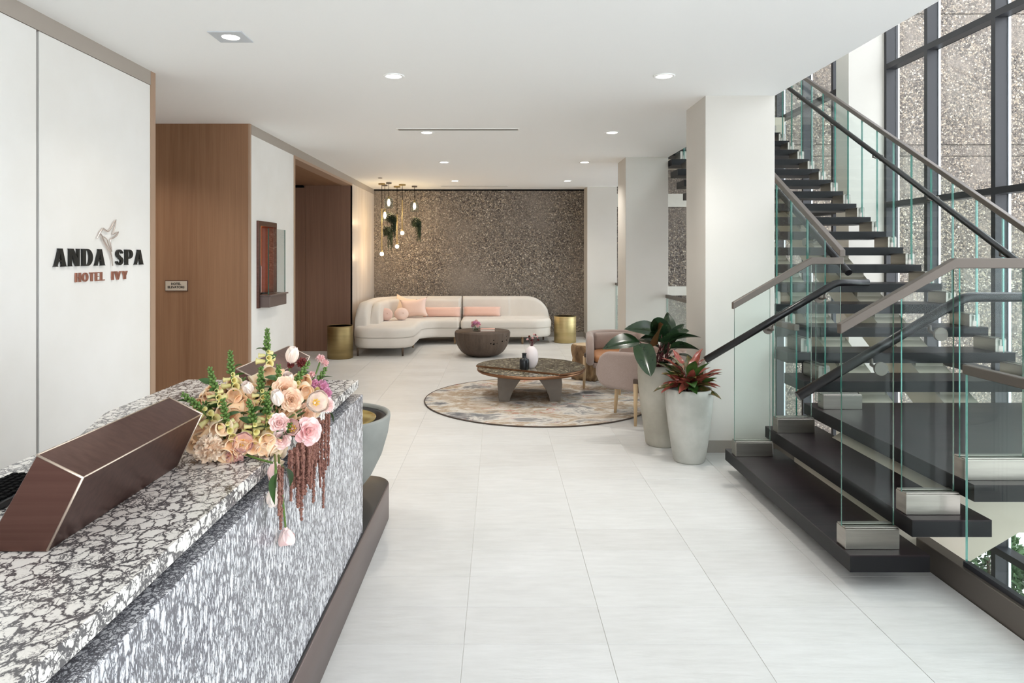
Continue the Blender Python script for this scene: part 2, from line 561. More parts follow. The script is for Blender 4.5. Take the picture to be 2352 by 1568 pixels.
class MB:
    def __init__(s):
        s.v, s.f, s.mi, s.sm = [], [], [], []

    def add(s, vs, fs, smooth=False, mi=0):
        k = len(s.v)
        s.v += [tuple(p) for p in vs]
        for f in fs:
            s.f.append(tuple(k + i for i in f))
            s.mi.append(mi)
            s.sm.append(smooth)
        return s

    def box(s, x0, y0, z0, x1, y1, z1, mi=0):
        x0, x1 = min(x0, x1), max(x0, x1)
        y0, y1 = min(y0, y1), max(y0, y1)
        z0, z1 = min(z0, z1), max(z0, z1)
        return s.add([(x0, y0, z0), (x1, y0, z0), (x1, y1, z0), (x0, y1, z0), (x0, y0, z1), (x1, y0, z1), (x1, y1, z1), (x0, y1, z1)],
                     [(0, 3, 2, 1), (4, 5, 6, 7), (0, 1, 5, 4), (1, 2, 6, 5), (2, 3, 7, 6), (3, 0, 4, 7)], mi=mi)

    def prism(s, loops, axis, a, b, mi=0, side=None, smooth=False):
        """extrude a polygon (list of loops, first outer, others holes) of 2-D points along an axis from a to b.
        axis x: (y,z) points; y: (x,z); z: (x,y)"""
        if not isinstance(loops[0][0], (tuple, list, Vector)):
            loops = [loops]
        side = mi if side is None else side

        def up(p, t):
            return {'x': (t, p[0], p[1]), 'y': (p[0], t, p[1]), 'z': (p[0], p[1], t)}[axis]
        tris = geometry.tessellate_polygon([[Vector((p[0], p[1], 0)) for p in lp] for lp in loops])
        flat = [p for lp in loops for p in lp]
        n = len(flat)
        vs = [up(p, a) for p in flat] + [up(p, b) for p in flat]
        s.add(vs, [tuple(t) for t in tris], mi=mi)
        s.add(vs, [tuple(n + i for i in reversed(t)) for t in tris], mi=mi)
        k = 0
        for lp in loops:
            m = len(lp)
            s.add(vs, [(k + i, k + (i + 1) % m, n + k + (i + 1) % m, n + k + i) for i in range(m)], smooth, side)
            k += m
        return s

    def lathe(s, prof, n=24, c=(0, 0, 0), smooth=True, mi=0, wob=None, squash=1.0):
        vs, fs = [], []
        for j, (r, z) in enumerate(prof):
            for i in range(n):
                t = 2 * pi * i / n
                rr = r * (wob(t, z) if wob else 1)
                vs.append((c[0] + rr * cos(t), c[1] + rr * sin(t) * squash, c[2] + z))
        for j in range(len(prof) - 1):
            for i in range(n):
                fs.append((j * n + i, j * n + (i + 1) % n, (j + 1) * n + (i + 1) % n, (j + 1) * n + i))
        if prof[0][0] > 1e-6:
            fs.append(tuple(reversed(range(n))))
        if prof[-1][0] > 1e-6:
            fs.append(tuple((len(prof) - 1) * n + i for i in range(n)))
        return s.add(vs, fs, smooth, mi)

    def lathe_open(s, prof, n=24, c=(0, 0, 0), mi=0, wob=None):
        k = len(s.f)
        s.lathe(prof, n, c, True, mi, wob)
        # drop caps
        for idx in range(len(s.f) - 1, k - 1, -1):
            if len(s.f[idx]) == n and n > 4:
                del s.f[idx], s.mi[idx], s.sm[idx]
        return s

    def tube(s, path, r, n=10, mi=0, caps=True):
        path = [Vector(p) for p in path]
        m = len(path)
        rs = r if isinstance(r, (list, tuple)) else [r] * m
        vs, fs = [], []
        x = None
        for j, p in enumerate(path):
            a = path[j] - path[j - 1] if j else path[1] - path[0]
            b = path[j + 1] - path[j] if j < m - 1 else a
            d = (a.normalized() + b.normalized())
            d = d.normalized() if d.length > 1e-6 else a.normalized()
            if x is None:
                x, y, _ = frame_at(d)
            else:
                x = (x - d * x.dot(d)).normalized()
                y = d.cross(x)
            k = 1 / max(0.5, (a.normalized().dot(d)))
            for i in range(n):
                t = 2 * pi * i / n
                vs.append(p + (x * cos(t) + y * sin(t)) * rs[j] * k)
        for j in range(m - 1):
            for i in range(n):
                fs.append((j * n + i, j * n + (i + 1) % n, (j + 1) * n + (i + 1) % n, (j + 1) * n + i))
        s.add(vs, fs, True, mi)
        if caps:
            s.add(vs, [tuple(reversed(range(n))), tuple((m - 1) * n + i for i in range(n))], False, mi)
        return s

    def ball(s, c, r, n=12, m=8, mi=0):
        rx, ry, rz = r if isinstance(r, (tuple, list)) else (r, r, r)
        vs, fs = [(c[0], c[1], c[2] - rz)], []
        for j in range(1, m):
            a = -pi / 2 + pi * j / m
            for i in range(n):
                t = 2 * pi * i / n
                vs.append((c[0] + rx * cos(a) * cos(t), c[1] + ry * cos(a) * sin(t), c[2] + rz * sin(a)))
        vs.append((c[0], c[1], c[2] + rz))
        for i in range(n):
            fs.append((0, 1 + (i + 1) % n, 1 + i))
            fs.append((len(vs) - 1, 1 + (m - 2) * n + i, 1 + (m - 2) * n + (i + 1) % n))
        for j in range(m - 2):
            for i in range(n):
                fs.append((1 + j * n + i, 1 + j * n + (i + 1) % n, 1 + (j + 1) * n + (i + 1) % n, 1 + (j + 1) * n + i))
        return s.add(vs, fs, True, mi)

    def grid(s, fn, nu, nv, mi=0, smooth=True, xf=None):
        vs = [fn(i / nu, j / nv) for j in range(nv + 1) for i in range(nu + 1)]
        if xf is not None:
            vs = [xf @ Vector(p) for p in vs]
        fs = [(j * (nu + 1) + i, j * (nu + 1) + i + 1, (j + 1) * (nu + 1) + i + 1, (j + 1) * (nu + 1) + i) for j in range(nv) for i in range(nu)]
        return s.add(vs, fs, smooth, mi)

    def slab(s, outline, z0, z1, r0, r1, seg=5, mi=0, crown=0.0, smooth=True):
        """a slab on a closed outline with rounded upper (r1) and lower (r0) edges"""
        n = len(outline)
        pts = [Vector(p) for p in outline]
        area = sum(pts[i].x * pts[(i + 1) % n].y - pts[(i + 1) % n].x * pts[i].y for i in range(n))
        sg = 1 if area > 0 else -1
        nor = []
        for i in range(n):
            t = (pts[(i + 1) % n] - pts[i - 1]).normalized()
            nor.append(Vector((t.y, -t.x)) * sg)
        rings = []
        if r0 > 0:
            for j in range(seg):
                a = pi / 2 * j / seg
                rings.append((r0 * (1 - sin(a)), z0 + r0 * (1 - cos(a))))
        else:
            rings.append((0, z0))
        if r0 > 0:
            rings.append((0, z0 + r0))
        if r1 > 0:
            for j in range(seg + 1):
                a = pi / 2 * j / seg
                rings.append((r1 * (1 - cos(a)), z1 - r1 + r1 * sin(a)))
        else:
            rings.append((0, z1))
        vs, fs = [], []
        for (d, z) in rings:
            for p, q in zip(pts, nor):
                w = p - q * d
                vs.append((w.x, w.y, z))
        m = len(rings)
        for j in range(m - 1):
            for i in range(n):
                q = (j * n + i, j * n + (i + 1) % n, (j + 1) * n + (i + 1) % n, (j + 1) * n + i)
                fs.append(q if sg > 0 else tuple(reversed(q)))
        s.add(vs, fs, smooth, mi)
        for ring, flip in ((0, True), (m - 1, False)):
            lp = [Vector(vs[ring * n + i]) for i in range(n)]
            tr = geometry.tessellate_polygon([[Vector((p.x, p.y, 0)) for p in lp]])
            out = []
            for t in tr:
                a, b, c2 = (lp[i] for i in t)
                ccw = (b - a).cross(c2 - a).z > 0
                t = tuple(t) if ccw != flip else tuple(reversed(t))
                out.append(t)
            s.add(lp, out, smooth, mi)
        return s

    def sweep(s, path, half, z0, z1, rad=0.04, seg=4, mi=0):
        """an upright padded wall along a plan path; half = half thickness, z0/z1 = callables of arc fraction 0..1"""
        pts = [Vector(p) for p in path]
        n = len(pts)
        L = [0]
        for i in range(1, n):
            L.append(L[-1] + (pts[i] - pts[i - 1]).length)
        vs, fs = [], []
        k = None
        for i, p in enumerate(pts):
            t = ((pts[min(i + 1, n - 1)] - pts[max(i - 1, 0)])).normalized()
            q = Vector((t.y, -t.x))
            a, b = z0(L[i], L[-1]), z1(L[i], L[-1])
            hgt = max(b - a, 0.004)
            r = min(rad, hgt / 2 * 0.98, half * 0.99)
            prof = []
            for cxs, czs, a0 in ((half - r, b - r, 0), (-(half - r), b - r, 90), (-(half - r), a + r, 180), (half - r, a + r, 270)):
                for j in range(seg + 1):
                    an = R(a0 + 90 * j / seg)
                    prof.append((cxs + r * cos(an), czs + r * sin(an)))
            k = len(prof)
            for (o, z) in prof:
                w = p + q * o
                vs.append((w.x, w.y, z))
        for i in range(n - 1):
            for j in range(k):
                fs.append((i * k + j, i * k + (j + 1) % k, (i + 1) * k + (j + 1) % k, (i + 1) * k + j))
        s.add(vs, fs, True, mi)
        s.add(vs, [tuple(reversed(range(k))), tuple((n - 1) * k + j for j in range(k))], True, mi)
        return s

    def xf(s, m, start=0):
        s.v = s.v[:start] + [tuple(m @ Vector(p)) for p in s.v[start:]]
        return s

    def mesh(s, name, mats, bevel=0.0, seg=2, off=(0, 0, 0)):
        me = bpy.data.meshes.new(name)
        vs = [(x - off[0], y - off[1], z - off[2]) for x, y, z in s.v] if any(off) else s.v
        me.from_pydata(vs, [], s.f)
        for m in (mats if isinstance(mats, (list, tuple)) else [mats]):
            me.materials.append(MT[m] if isinstance(m, str) else m)
        me.polygons.foreach_set('material_index', s.mi)
        me.polygons.foreach_set('use_smooth', s.sm)
        bm = bmesh.new()
        bm.from_mesh(me)
        bmesh.ops.remove_doubles(bm, verts=bm.verts, dist=1e-5)
        bmesh.ops.recalc_face_normals(bm, faces=bm.faces)
        if bevel:
            es = [e for e in bm.edges if len(e.link_faces) == 2 and e.calc_face_angle(0) > 0.5]
            bmesh.ops.bevel(bm, geom=es, offset=bevel, segments=seg, affect='EDGES', profile=0.5, clamp_overlap=True)
        bm.to_mesh(me)
        bm.free()
        me.update()
        return me

    def build(s, name, mats, parent=None, bevel=0.0, seg=2, **props):
        """link the shape as one object. Vertices are in world space unless the parent is marked local"""
        off = ORI.get(parent.name, (0, 0, 0)) if parent is not None else (0, 0, 0)
        me = s.mesh(name, mats, bevel, seg, off)
        o = bpy.data.objects.new(name, me)
        C.objects.link(o)
        if parent is not None:
            o.parent = parent
            ORI[o.name] = off
        for k, v in props.items():
            o[k] = v
        return o


def tag(o, label, cat, group=None, kind=None):
    o['label'] = label
    o['category'] = cat
    if group:
        o['group'] = group
    if kind:
        o['kind'] = kind
    return o


def thing(name, label, cat, loc=(0, 0, 0), group=None, local=False, rz=0.0):
    o = bpy.data.objects.new(name, None)
    o.empty_display_size = 0.1
    o.location = loc
    o.rotation_euler = (0, 0, rz)
    C.objects.link(o)
    ORI[o.name] = (0, 0, 0) if local else tuple(loc)
    return tag(o, label, cat, group)


def struct(o, label, cat=None):
    o['kind'] = 'structure'
    o['label'] = label
    if cat:
        o['category'] = cat
    return o


def put(mesh, name, parent, mtx):
    """a further part that shares mesh data"""
    o = bpy.data.objects.new(name, mesh)
    C.objects.link(o)
    o.parent = parent
    off = ORI.get(parent.name, (0, 0, 0))
    o.matrix_local = Matrix.Translation(-Vector(off)) @ mtx
    ORI[o.name] = off
    return o


def fillet(points, seg=8):
    """closed outline from (x, y, radius) corners"""
    out = []
    n = len(points)
    for i in range(n):
        p = Vector(points[i][:2])
        r = points[i][2] if len(points[i]) > 2 else 0
        a = Vector(points[i - 1][:2]) - p
        b = Vector(points[(i + 1) % n][:2]) - p
        if r <= 0:
            out.append(p)
            continue
        ua, ub = a.normalized(), b.normalized()
        ang = ua.angle(ub)
        d = min(r / math.tan(ang / 2), a.length * 0.49, b.length * 0.49)
        rr = d * math.tan(ang / 2)
        p0, p1 = p + ua * d, p + ub * d
        c = p + (ua + ub).normalized() * (rr / sin(ang / 2))
        a0 = math.atan2(p0.y - c.y, p0.x - c.x)
        a1 = math.atan2(p1.y - c.y, p1.x - c.x)
        da = (a1 - a0 + pi) % (2 * pi) - pi
        for j in range(seg + 1):
            t = a0 + da * j / seg
            out.append(c + Vector((cos(t), sin(t))) * rr)
    return out


def dense(pts, step=0.06, closed=True):
    out = []
    n = len(pts)
    for i in range(n if closed else n - 1):
        a, b = Vector(pts[i]), Vector(pts[(i + 1) % n])
        k = max(1, int((b - a).length / step))
        for j in range(k):
            out.append(a.lerp(b, j / k))
    if not closed:
        out.append(Vector(pts[-1]))
    return out


def at(px, py, Y):
    """the point at depth Y behind a place in the frame"""
    return Vector(((px - CX) * Y / F, Y, H - (py - CY) * Y / F))

# ================================================================ the room
ZC = 2.93          # ceiling
XL = -2.48         # face of the long left wall
XE = 2.27          # edge of the ceiling and of the floor towards the stair hall
YB = 13.6          # far stone wall
YF = -2.6          # glass front added behind the viewer for daylight
XW = 5.0           # inner face of the curtain wall

# ---------------------------------------------------------------- floor: slab, grout bed and single tiles
fl = MB().box(-4.8, YF, -0.36, XE - 0.06, YB, -0.003).build('floor', 'grout')
struct(fl, 'pale grey stone tile floor of the lobby')
ORI[fl.name] = (0, 0, 0)
TX, TY, JX, JY = 0.6, 0.3, -0.145, 2.847
tile_me = MB().box(-TX / 2 + 0.0012, -TY / 2 + 0.001, -0.012, TX / 2 - 0.0012, TY / 2 - 0.001, 0).mesh('tile', 'tile', 0.0012, 1)
rest = MB()
tiles = []
for i in range(-9, 6):
    for j in range(-19, 38):
        x0, y0 = JX + TX * i, JY + TY * j
        x1, y1 = x0 + TX, y0 + TY
        if x0 >= XE - 0.06 or y1 > YB + 0.31 or x1 < -4.8:
            continue
        whole = x1 <= XE - 0.06 and y1 <= YB
        xm, ym = (x0 + x1) / 2, (y0 + y1) / 2
        px, py = CX + F * xm / max(ym, 0.1), CY + F * H / max(ym, 0.1)
        seen = ym > 2.4 and 690 < px < 2400 and not (xm < -0.7 and ym < 4.4)
        if seen and whole:
            tiles.append((ym, xm))
        else:
            rest.box(x0 + 0.0012, y0 + 0.001, -0.012, min(x1, XE - 0.06) - 0.0012, min(y1, YB) - 0.001, 0)
tiles.sort()
for k, (ym, xm) in enumerate(tiles):
    if k < 300:
        put(tile_me, 'tile', fl, Matrix.Translation((xm, ym, 0)))
    else:
        rest.box(xm - TX / 2 + 0.0012, ym - TY / 2 + 0.001, -0.012, xm + TX / 2 - 0.0012, ym + TY / 2 - 0.001, 0)
rest.build('tile_field', 'tile', fl, kind='stuff')

# ---------------------------------------------------------------- ceiling
ce = MB().box(-4.8, YF, ZC, XE, YB, ZC + 0.42).build('ceiling', 'ceiling')
struct(ce, 'smooth white lobby ceiling with recessed lights')
# upper storey floor edge and walls that close the stair hall above
MB().box(XE - 0.1, YF, ZC + 0.42, XE, YB, 6.9).build('wall_upper', 'white', kind='structure', label='white upper wall of the stair hall')
MB().box(XE - 0.1, YF, 6.9, 5.4, YB + 0.2, 7.1).build('ceiling_atrium', 'ceiling', kind='structure', label='high white ceiling over the stair hall')

# ---------------------------------------------------------------- long left wall
T = 0.14
wl = MB().box(XL - T, YF, 0, XL - 0.02, 4.86, ZC).build('wall_left', 'black', kind='structure', label='white plaster wall behind the reception desk with a black joint')
ORI[wl.name] = (0, 0, 0)
MB().box(XL - 0.02, YF, 0, XL, 3.664, 2.83).build('panel', 'plaster', wl, 0.002)
MB().box(XL - 0.02, 3.688, 0, XL, 4.86, 2.83).build('panel', 'plaster', wl, 0.002)
MB().box(XL - T, YF, 2.832, XL + 0.004, 4.86, ZC).build('trim_1', 'taupe', kind='structure', label='taupe band under the ceiling above the hotel sign wall')
MB().box(XL - T, 4.86, 0, XL + 0.006, 4.925, ZC).build('trim_2', 'wood_edge', kind='structure', label='pale wood corner strip at the end of the sign wall')
# first passage, closed by a wood-clad wall
wh = MB().box(-4.8, 6.83, 0, XL - 0.17, 8.26, ZC).build('wall_passage', 'white', kind='structure', label='wood clad end wall of the elevator passage')
ORI[wh.name] = (0, 0, 0)
MB().box(-3.62, 6.8, 0, XL, 6.835, ZC).build('wood_panel', 'wood', wh)
MB().box(-4.8, 6.8, 0, -3.625, 6.835, ZC).build('wood_panel', 'wood', wh)
MB().box(XL - 0.012, 6.799, 0, XL + 0.003, 6.84, ZC).build('corner_strip', 'wood_edge', wh)
MB().box(-4.8, 4.6, 0, XL - T, 4.925, ZC).build('wall_passage_near', 'white', kind='structure', label='near side wall of the elevator passage')
MB().box(-4.9, 4.9, 0, -4.8, 6.83, ZC).build('wall_passage_end', 'wood', kind='structure', label='far end of the elevator passage')
# wall with the lit display case (opening Y 7.06-7.5, Z 1.22-1.92)
wm = MB()
NY0, NY1, NZ0, NZ1 = 7.07, 7.54, 1.21, 1.93
wm.box(XL - 0.17, 6.84, 0, XL, NY0, 2.83).box(XL - 0.17, NY1, 0, XL, 8.26, 2.83)
wm.box(XL - 0.17, NY0, 0, XL, NY1, NZ0).box(XL - 0.17, NY0, NZ1, XL, NY1, 2.83)
wm.build('wall_left_middle', 'plaster', kind='structure', label='white plaster wall around the lit display case')
MB().box(XL - 0.17, 6.84, 2.83, XL + 0.004, 13.6, ZC).build('trim_3', 'taupe', kind='structure', label='taupe band under the ceiling above the wood doorway')
# second passage: deep wood-lined opening
MB().box(XL - 0.16, 8.26, 0, XL + 0.01, 8.30, 2.83).build('trim_4', 'wood_edge', kind='structure', label='pale wood edge of the wide doorway')
MB().box(XL - 0.16, 8.30, 2.795, XL + 0.01, 11.54, 2.83).build('trim_5', 'wood_edge', kind='structure', label='pale wood head strip of the wide doorway')
dr = MB().box(-4.8, 11.57, 0, XL - 0.02, YB, ZC).build('wall_left_far', 'white', kind='structure', label='wood clad far side of the wide doorway')
ORI[dr.name] = (0, 0, 0)
MB().box(-3.26, 11.54, 0, XL, 11.575, 2.8).build('wood_panel', 'wood_red', dr)
MB().box(-4.8, 11.54, 0, -3.264, 11.575, 2.8).build('wood_panel', 'wood_red', dr)
MB().box(-4.8, 8.30, 2.8, XL - 0.005, 11.575, ZC).build('soffit', 'wood_x', dr)
MB().box(-4.9, 8.26, 0, -4.8, 11.6, ZC).build('wall_doorway_end', 'wood', kind='structure', label='end wall deep inside the wide doorway')
def plaster_striped():
    m = Mat('streaked_plaster', (214, 204, 194), 0.35, spec=0.5)
    f, _ = m.noise(m.co((14, 14, 0.9)), 1.0, 4, 0.6)
    m.color(m.ramp(f, [(0.3, (204, 192, 182)), (0.7, (222, 213, 204))]))  # plaster colour varies in vertical streaks
    m.bump(f, 0.25, 0.01)
    return m.m
MT['streaked'] = plaster_striped()
MB().box(XL - 0.02, 11.54, 0, XL, YB, 2.83).build('wall_left_corner', 'streaked', kind='structure', label='vertically streaked pale plaster wall beside the sofa')

# ---------------------------------------------------------------- far stone wall
MB().box(-4.8, YB, -0.3, 1.70, YB + 0.3, 3.4).build('wall_back', 'aggregate', kind='structure', label='exposed aggregate stone wall behind the sofa')
MB().box(XL, YB - 0.015, 0, 1.70, YB, 0.09).build('baseboard_back', 'taupe_dark', kind='structure', label='low taupe baseboard under the stone wall')
MB().box(XL, YB - 0.03, 2.905, 1.70, YB, 2.93).build('trim_6', 'black', kind='structure', label='black strip along the top of the stone wall')  # black strip at the wall head

# ---------------------------------------------------------------- columns
for k, (y0, y1, lab) in enumerate(((5.61, 6.18, 'broad cream square column beside the planters'), (9.13, 9.72, 'cream square column behind the armchairs'), (13.08, 13.66, 'cream square column next to the stone wall'))):
    co = MB().box(1.70, y0, -0.3, XE, y1, ZC + 0.01).build('column', 'column', None, 0.004, 1)
    struct(co, lab)
    ORI[co.name] = (0, 0, 0)
    MB().box(1.692, y0 - 0.008, 0, XE + 0.001, y1, 0.1).build('baseboard', 'taupe_dark', co, 0.002, 1)

# ---------------------------------------------------------------- stair hall shell
MB().box(XE - 0.06, YF, -3.0, XE - 0.03, YB, -0.36).build('wall_lower', 'beige', kind='structure', label='beige wall of the lower storey under the lobby edge')
MB().box(-1.0, YF, -2.8, 5.4, YB, -2.6).build('floor_lower', 'carpet', kind='structure', label='pale floor of the lower storey')
ea = MB().box(1.70, YB, -2.8, 5.1, YB + 0.3, 7.1).build('wall_atrium', 'aggregate_out', kind='structure', label='exposed aggregate wall at the far end of the stair hall')
MB().box(2.2, YB - 0.03, 2.58, 5.1, YB + 0.01, 2.84).build('trim_7', 'concrete_band', kind='structure', label='smooth concrete band across the aggregate wall')
MB().box(2.2, YB - 0.03, 0.82, 5.1, YB + 0.01, 1.0).build('trim_8', 'concrete_band', kind='structure', label='lower concrete band across the aggregate wall')
# pier and curtain wall
MB().box(4.54, 8.85, -2.6, 5.2, 9.18, 6.9).build('wall_pier', 'column', kind='structure', label='tall white pier between the stair windows')
MY = [-1.9, -0.8, 0.33, 1.42, 2.51, 3.60, 4.69, 5.78, 6.87, 7.96, 8.80, 9.20, 10.2, 11.2, 12.27, 13.3]
TZ = [-2.6, -1.35, 0.42, 2.27, 4.05, 5.9]
wc = 0
def window(y0, y1):
    global wc
    wc += 1
    w = MB().box(XW, y0, -2.6, XW + 0.15, y0 + 0.062, 6.9).build('window_%d' % wc, 'dark_frame', kind='structure', label='tall dark framed stair hall window %s' % ('beside the white pier' if y1 in (8.80,) else 'of the curtain wall'))
    ORI[w.name] = (0, 0, 0)
    MB().box(XW + 0.10, y0 + 0.062, -2.6, XW + 0.13, y0 + 0.085, 6.9).build('gasket', 'frame_strip', w)
    MB().box(XW + 0.125, y0 - 0.012, -2.6, XW + 0.15, y0, 6.9).build('gasket', 'frame_strip', w)
    if y1 in (8.80, 13.3):
        MB().box(XW, y1, -2.6, XW + 0.15, y1 + 0.05, 6.9).build('jamb', 'dark_frame', w)
    for a in TZ:
        MB().box(XW, y0 + 0.062, a - 0.035, XW + 0.13, y1, a + 0.035).build('transom', 'dark_frame', w)
    zz = TZ + [6.9]
    for a, b in zip(zz[:-1], zz[1:]):
        MB().box(XW + 0.11, y0 + 0.062, a + 0.035, XW + 0.122, y1, b - 0.035).build('pane', 'window_glass', w)
for a, b in zip(MY[:-1], MY[1:]):
    if a == 8.80:
        continue
    window(a, b)
# unseen glass front added behind the viewer to let daylight in
for k, x in enumerate([-4.8, -3.2, -1.6, 0.0, 1.6, 2.27, 3.6, 5.0]):
    wc += 1
    xs = [-4.8, -3.2, -1.6, 0.0, 1.6, 2.27, 3.6, 5.0, 5.2]
    if x > 2.0:
        break
    top = ZC if x < 2.2 else 6.9
    bot = 0.0 if x < 2.2 else -2.6
    w = MB().box(x, YF - 0.1, bot, x + 0.06, YF, top).build('window_%d' % wc, 'dark_frame', kind='structure', label='added glass front behind the viewer that lets in daylight')
    ORI[w.name] = (0, 0, 0)
    MB().box(x + 0.06, YF - 0.06, bot, xs[k + 1], YF - 0.048, top).build('pane', 'window_glass', w)
MB().box(XE - 0.1, YF - 0.1, -2.8, 5.2, YF, 7.0).build('wall_daylight_block', 'white', kind='structure', label='added unseen white wall blocking daylight behind the viewer')  # unseen wall added to keep front daylight off column and pier
# ---------------------------------------------------------------- outdoors
MB().box(5.4, -30, -2.9, 40, YB, -2.6).build('pavement', 'paving', kind='structure', label='pale paving outside the stair windows')
MB().box(-30, -30, -0.3, 5.4, YF - 0.1, -0.02).build('bounce_ground', 'paving', kind='structure', label='added unseen pale ground bouncing daylight up to the ceiling')  # pale ground added as a reflector to brighten the ceiling
wo = MB().box(5.1, YB + 0.02, -2.8, 15.5, YB + 0.4, 9.0).build('wall_outdoor', 'concrete', kind='structure', label='exposed aggregate outdoor wall seen through the stair windows')
ORI[wo.name] = (0, 0, 0)
for z0, z1 in ((-2.8, 0.9), (0.92, 3.58), (3.82, 6.4), (6.42, 9.0)):
    MB().box(5.1, YB - 0.04, z0, 15.5, YB + 0.03, z1).build('aggregate_panel', 'aggregate_out', wo)
MB().box(5.1, YB - 0.025, 3.595, 15.5, YB + 0.03, 3.805).build('aggregate_panel', 'aggregate_out', wo)

# ================================================================ the staircase
RI, GO = 0.17, 0.30            # riser and going
TH = 0.082                     # tread thickness
Y0, Y1 = 3.30, 5.12            # near and far end of the lower steps
XS0, XS1 = 2.285, 4.09         # left and right end of the upper treads
GN, GF = 3.41, 4.96            # planes of the near and far balustrade of the lower flight
GL, GR = 2.45, 4.00            # planes of the left and right balustrade of the upper flight
st = thing('staircase', 'dark open riser staircase with glass balustrades and brushed steel shoes', 'staircase', (1.70, 3.30, 0))


def nose(y):
    return 4 * RI + (y - 5.10) * RI / GO


def tread(x0, y0, x1, y1, z, name='tread'):
    m = MB().box(x0, y0, z - TH, x1, y1, z - 0.006, 1).box(x0 + 0.0, y0 + 0.0, z - 0.006, x1 - 0.0, y1 - 0.0, z, 0)
    return m.build(name, ['tread', 'tread_face'], st)


tread(1.70, Y0, 2.085, Y1, RI)
tread(2.00, Y0, 2.385, Y1, 2 * RI)
tread(2.30, Y0, XS1, Y1 + 0.02, 3 * RI, 'landing')
NT = 21
for n in range(4, NT + 1):
    y = 5.10 + GO * (n - 4)
    tread(XS0, y, XS1, y + 0.36, RI * n)
# top landing of the upper storey
MB().box(XS0, 5.10 + GO * (NT - 3), NT * RI - 0.25, 4.4, YB - 0.02, NT * RI + 0.17).build('upper_landing', 'beige', st)


def capz(x):                   # lower flight: top line of the glass over X
    return min(1.555, 1.228 + (x - 1.70) * 0.572) if x < 2.27 else 1.555


def capu(y):                   # upper flight: top line of the glass over Y
    return nose(y) + 1.065


def pane_x(x0, x1, yc, z0, ztop0, ztop1, name='glass_panel', t=0.0055):
    m = MB()
    m.prism([(x0, z0), (x1, z0), (x1, ztop1), (x0, ztop0)], 'y', yc - t, yc + t, 0, 1)
    return m.build(name, ['glass', 'glass_edge'], st)


def pane_y(y0, y1, xc, z0, ztop0, ztop1, name='glass_panel', t=0.0055, parent=None):
    m = MB()
    m.prism([(y0, z0), (y1, z0), (y1, ztop1), (y0, ztop0)], 'x', xc - t, xc + t, 0, 1)
    return m.build(name, ['glass', 'glass_edge'], parent or st)


def shoe(x0, y0, z0, x1, y1, z1, along):
    """brushed steel glass shoe: two side plates, a cap groove holding the glass"""
    m = MB().box(x0, y0, z0, x1, y1, z1 - 0.008)
    if along == 'x':
        c = (y0 + y1) / 2
        m.box(x0 + 0.002, y0 + 0.004, z1 - 0.008, x1 - 0.002, c - 0.01, z1).box(x0 + 0.002, c + 0.01, z1 - 0.008, x1 - 0.002, y1 - 0.004, z1)
    else:
        c = (x0 + x1) / 2
        m.box(x0 + 0.004, y0 + 0.002, z1 - 0.008, c - 0.01, y1 - 0.002, z1).box(c + 0.01, y0 + 0.002, z1 - 0.008, x1 - 0.004, y1 - 0.002, z1)
    return m.build('glass_shoe', 'steel', st, 0.002, 1)


SH = 0.108
for g in (GN, GF):
    for k in (0, 1):
        xa = 1.71 + 0.30 * k
        za = RI * (k + 1)
        shoe(xa, g - 0.044, za, xa + 0.268, g + 0.044, za + SH, 'x')
        pane_x(xa + 0.003, xa + 0.262, g, za + 0.05, capz(xa) , capz(xa + 0.262))
# landing, near side
shoe(2.30, GN - 0.044, 3 * RI, 3.98, GN + 0.044, 3 * RI + SH, 'x')
for a, b in ((2.303, 2.62), (2.63, 3.30), (3.31, 3.985)):
    pane_x(a, b, GN, 3 * RI + 0.05, 1.555, 1.555)
# landing, right side
shoe(GR - 0.044, GN + 0.06, 3 * RI, GR + 0.044, Y1, 3 * RI + SH, 'y')
for a, b in ((3.46, 4.26), (4.27, 5.08)):
    pane_y(a, b, GR, 3 * RI + 0.05, 1.555, 1.555)
# landing, far corner beside the column
shoe(2.34, GF - 0.044, 3 * RI, 2.62, GF + 0.044, 3 * RI + SH, 'x')
pane_x(2.305, 2.485, GF, 3 * RI + 0.05, 1.555, 1.555)
# upper flight, both sides, one pane for each tread
for n in range(4, NT):
    y = 5.10 + GO * (n - 4)
    for g in (GL, GR):
        shoe(g - 0.044, y + 0.035, RI * n, g + 0.044, y + 0.29, RI * n + SH, 'y')
        pane_y(y + 0.02, y + 0.305, g, RI * n + 0.05, capu(y + 0.02), capu(y + 0.305))


def bar(path, w, h, name, mat, bev=0.003):
    """rectangular rail along a path, w wide, h tall, mitred in the vertical plane"""
    m = MB()
    vs, fs = [], []
    P = [Vector(p) for p in path]
    for j, p in enumerate(P):
        a = (P[j] - P[j - 1]) if j else P[1] - P[0]
        b = (P[j + 1] - P[j]) if j < len(P) - 1 else a
        d = (a.normalized() + b.normalized()).normalized()
        side = Vector((a.x, a.y, 0)).normalized().cross(Vector((0, 0, 1)))
        sb = Vector((b.x, b.y, 0)).normalized().cross(Vector((0, 0, 1)))
        sd = (side + sb).normalized()
        sc = 1 / max(0.5, sd.dot(side))
        for sx, sz in ((-1, 0), (1, 0), (1, 1), (-1, 1)):
            vs.append(p + sd * sx * w / 2 * sc + Vector((0, 0, 1)) * (sz * h))
    for j in range(len(P) - 1):
        for i in range(4):
            fs.append((j * 4 + i, j * 4 + (i + 1) % 4, j * 4 + 4 + (i + 1) % 4, j * 4 + 4 + i))
    fs += [(3, 2, 1, 0), tuple(len(vs) - 4 + i for i in range(4))]
    m.add(vs, fs)
    return m.build(name, mat, st, bev, 1)


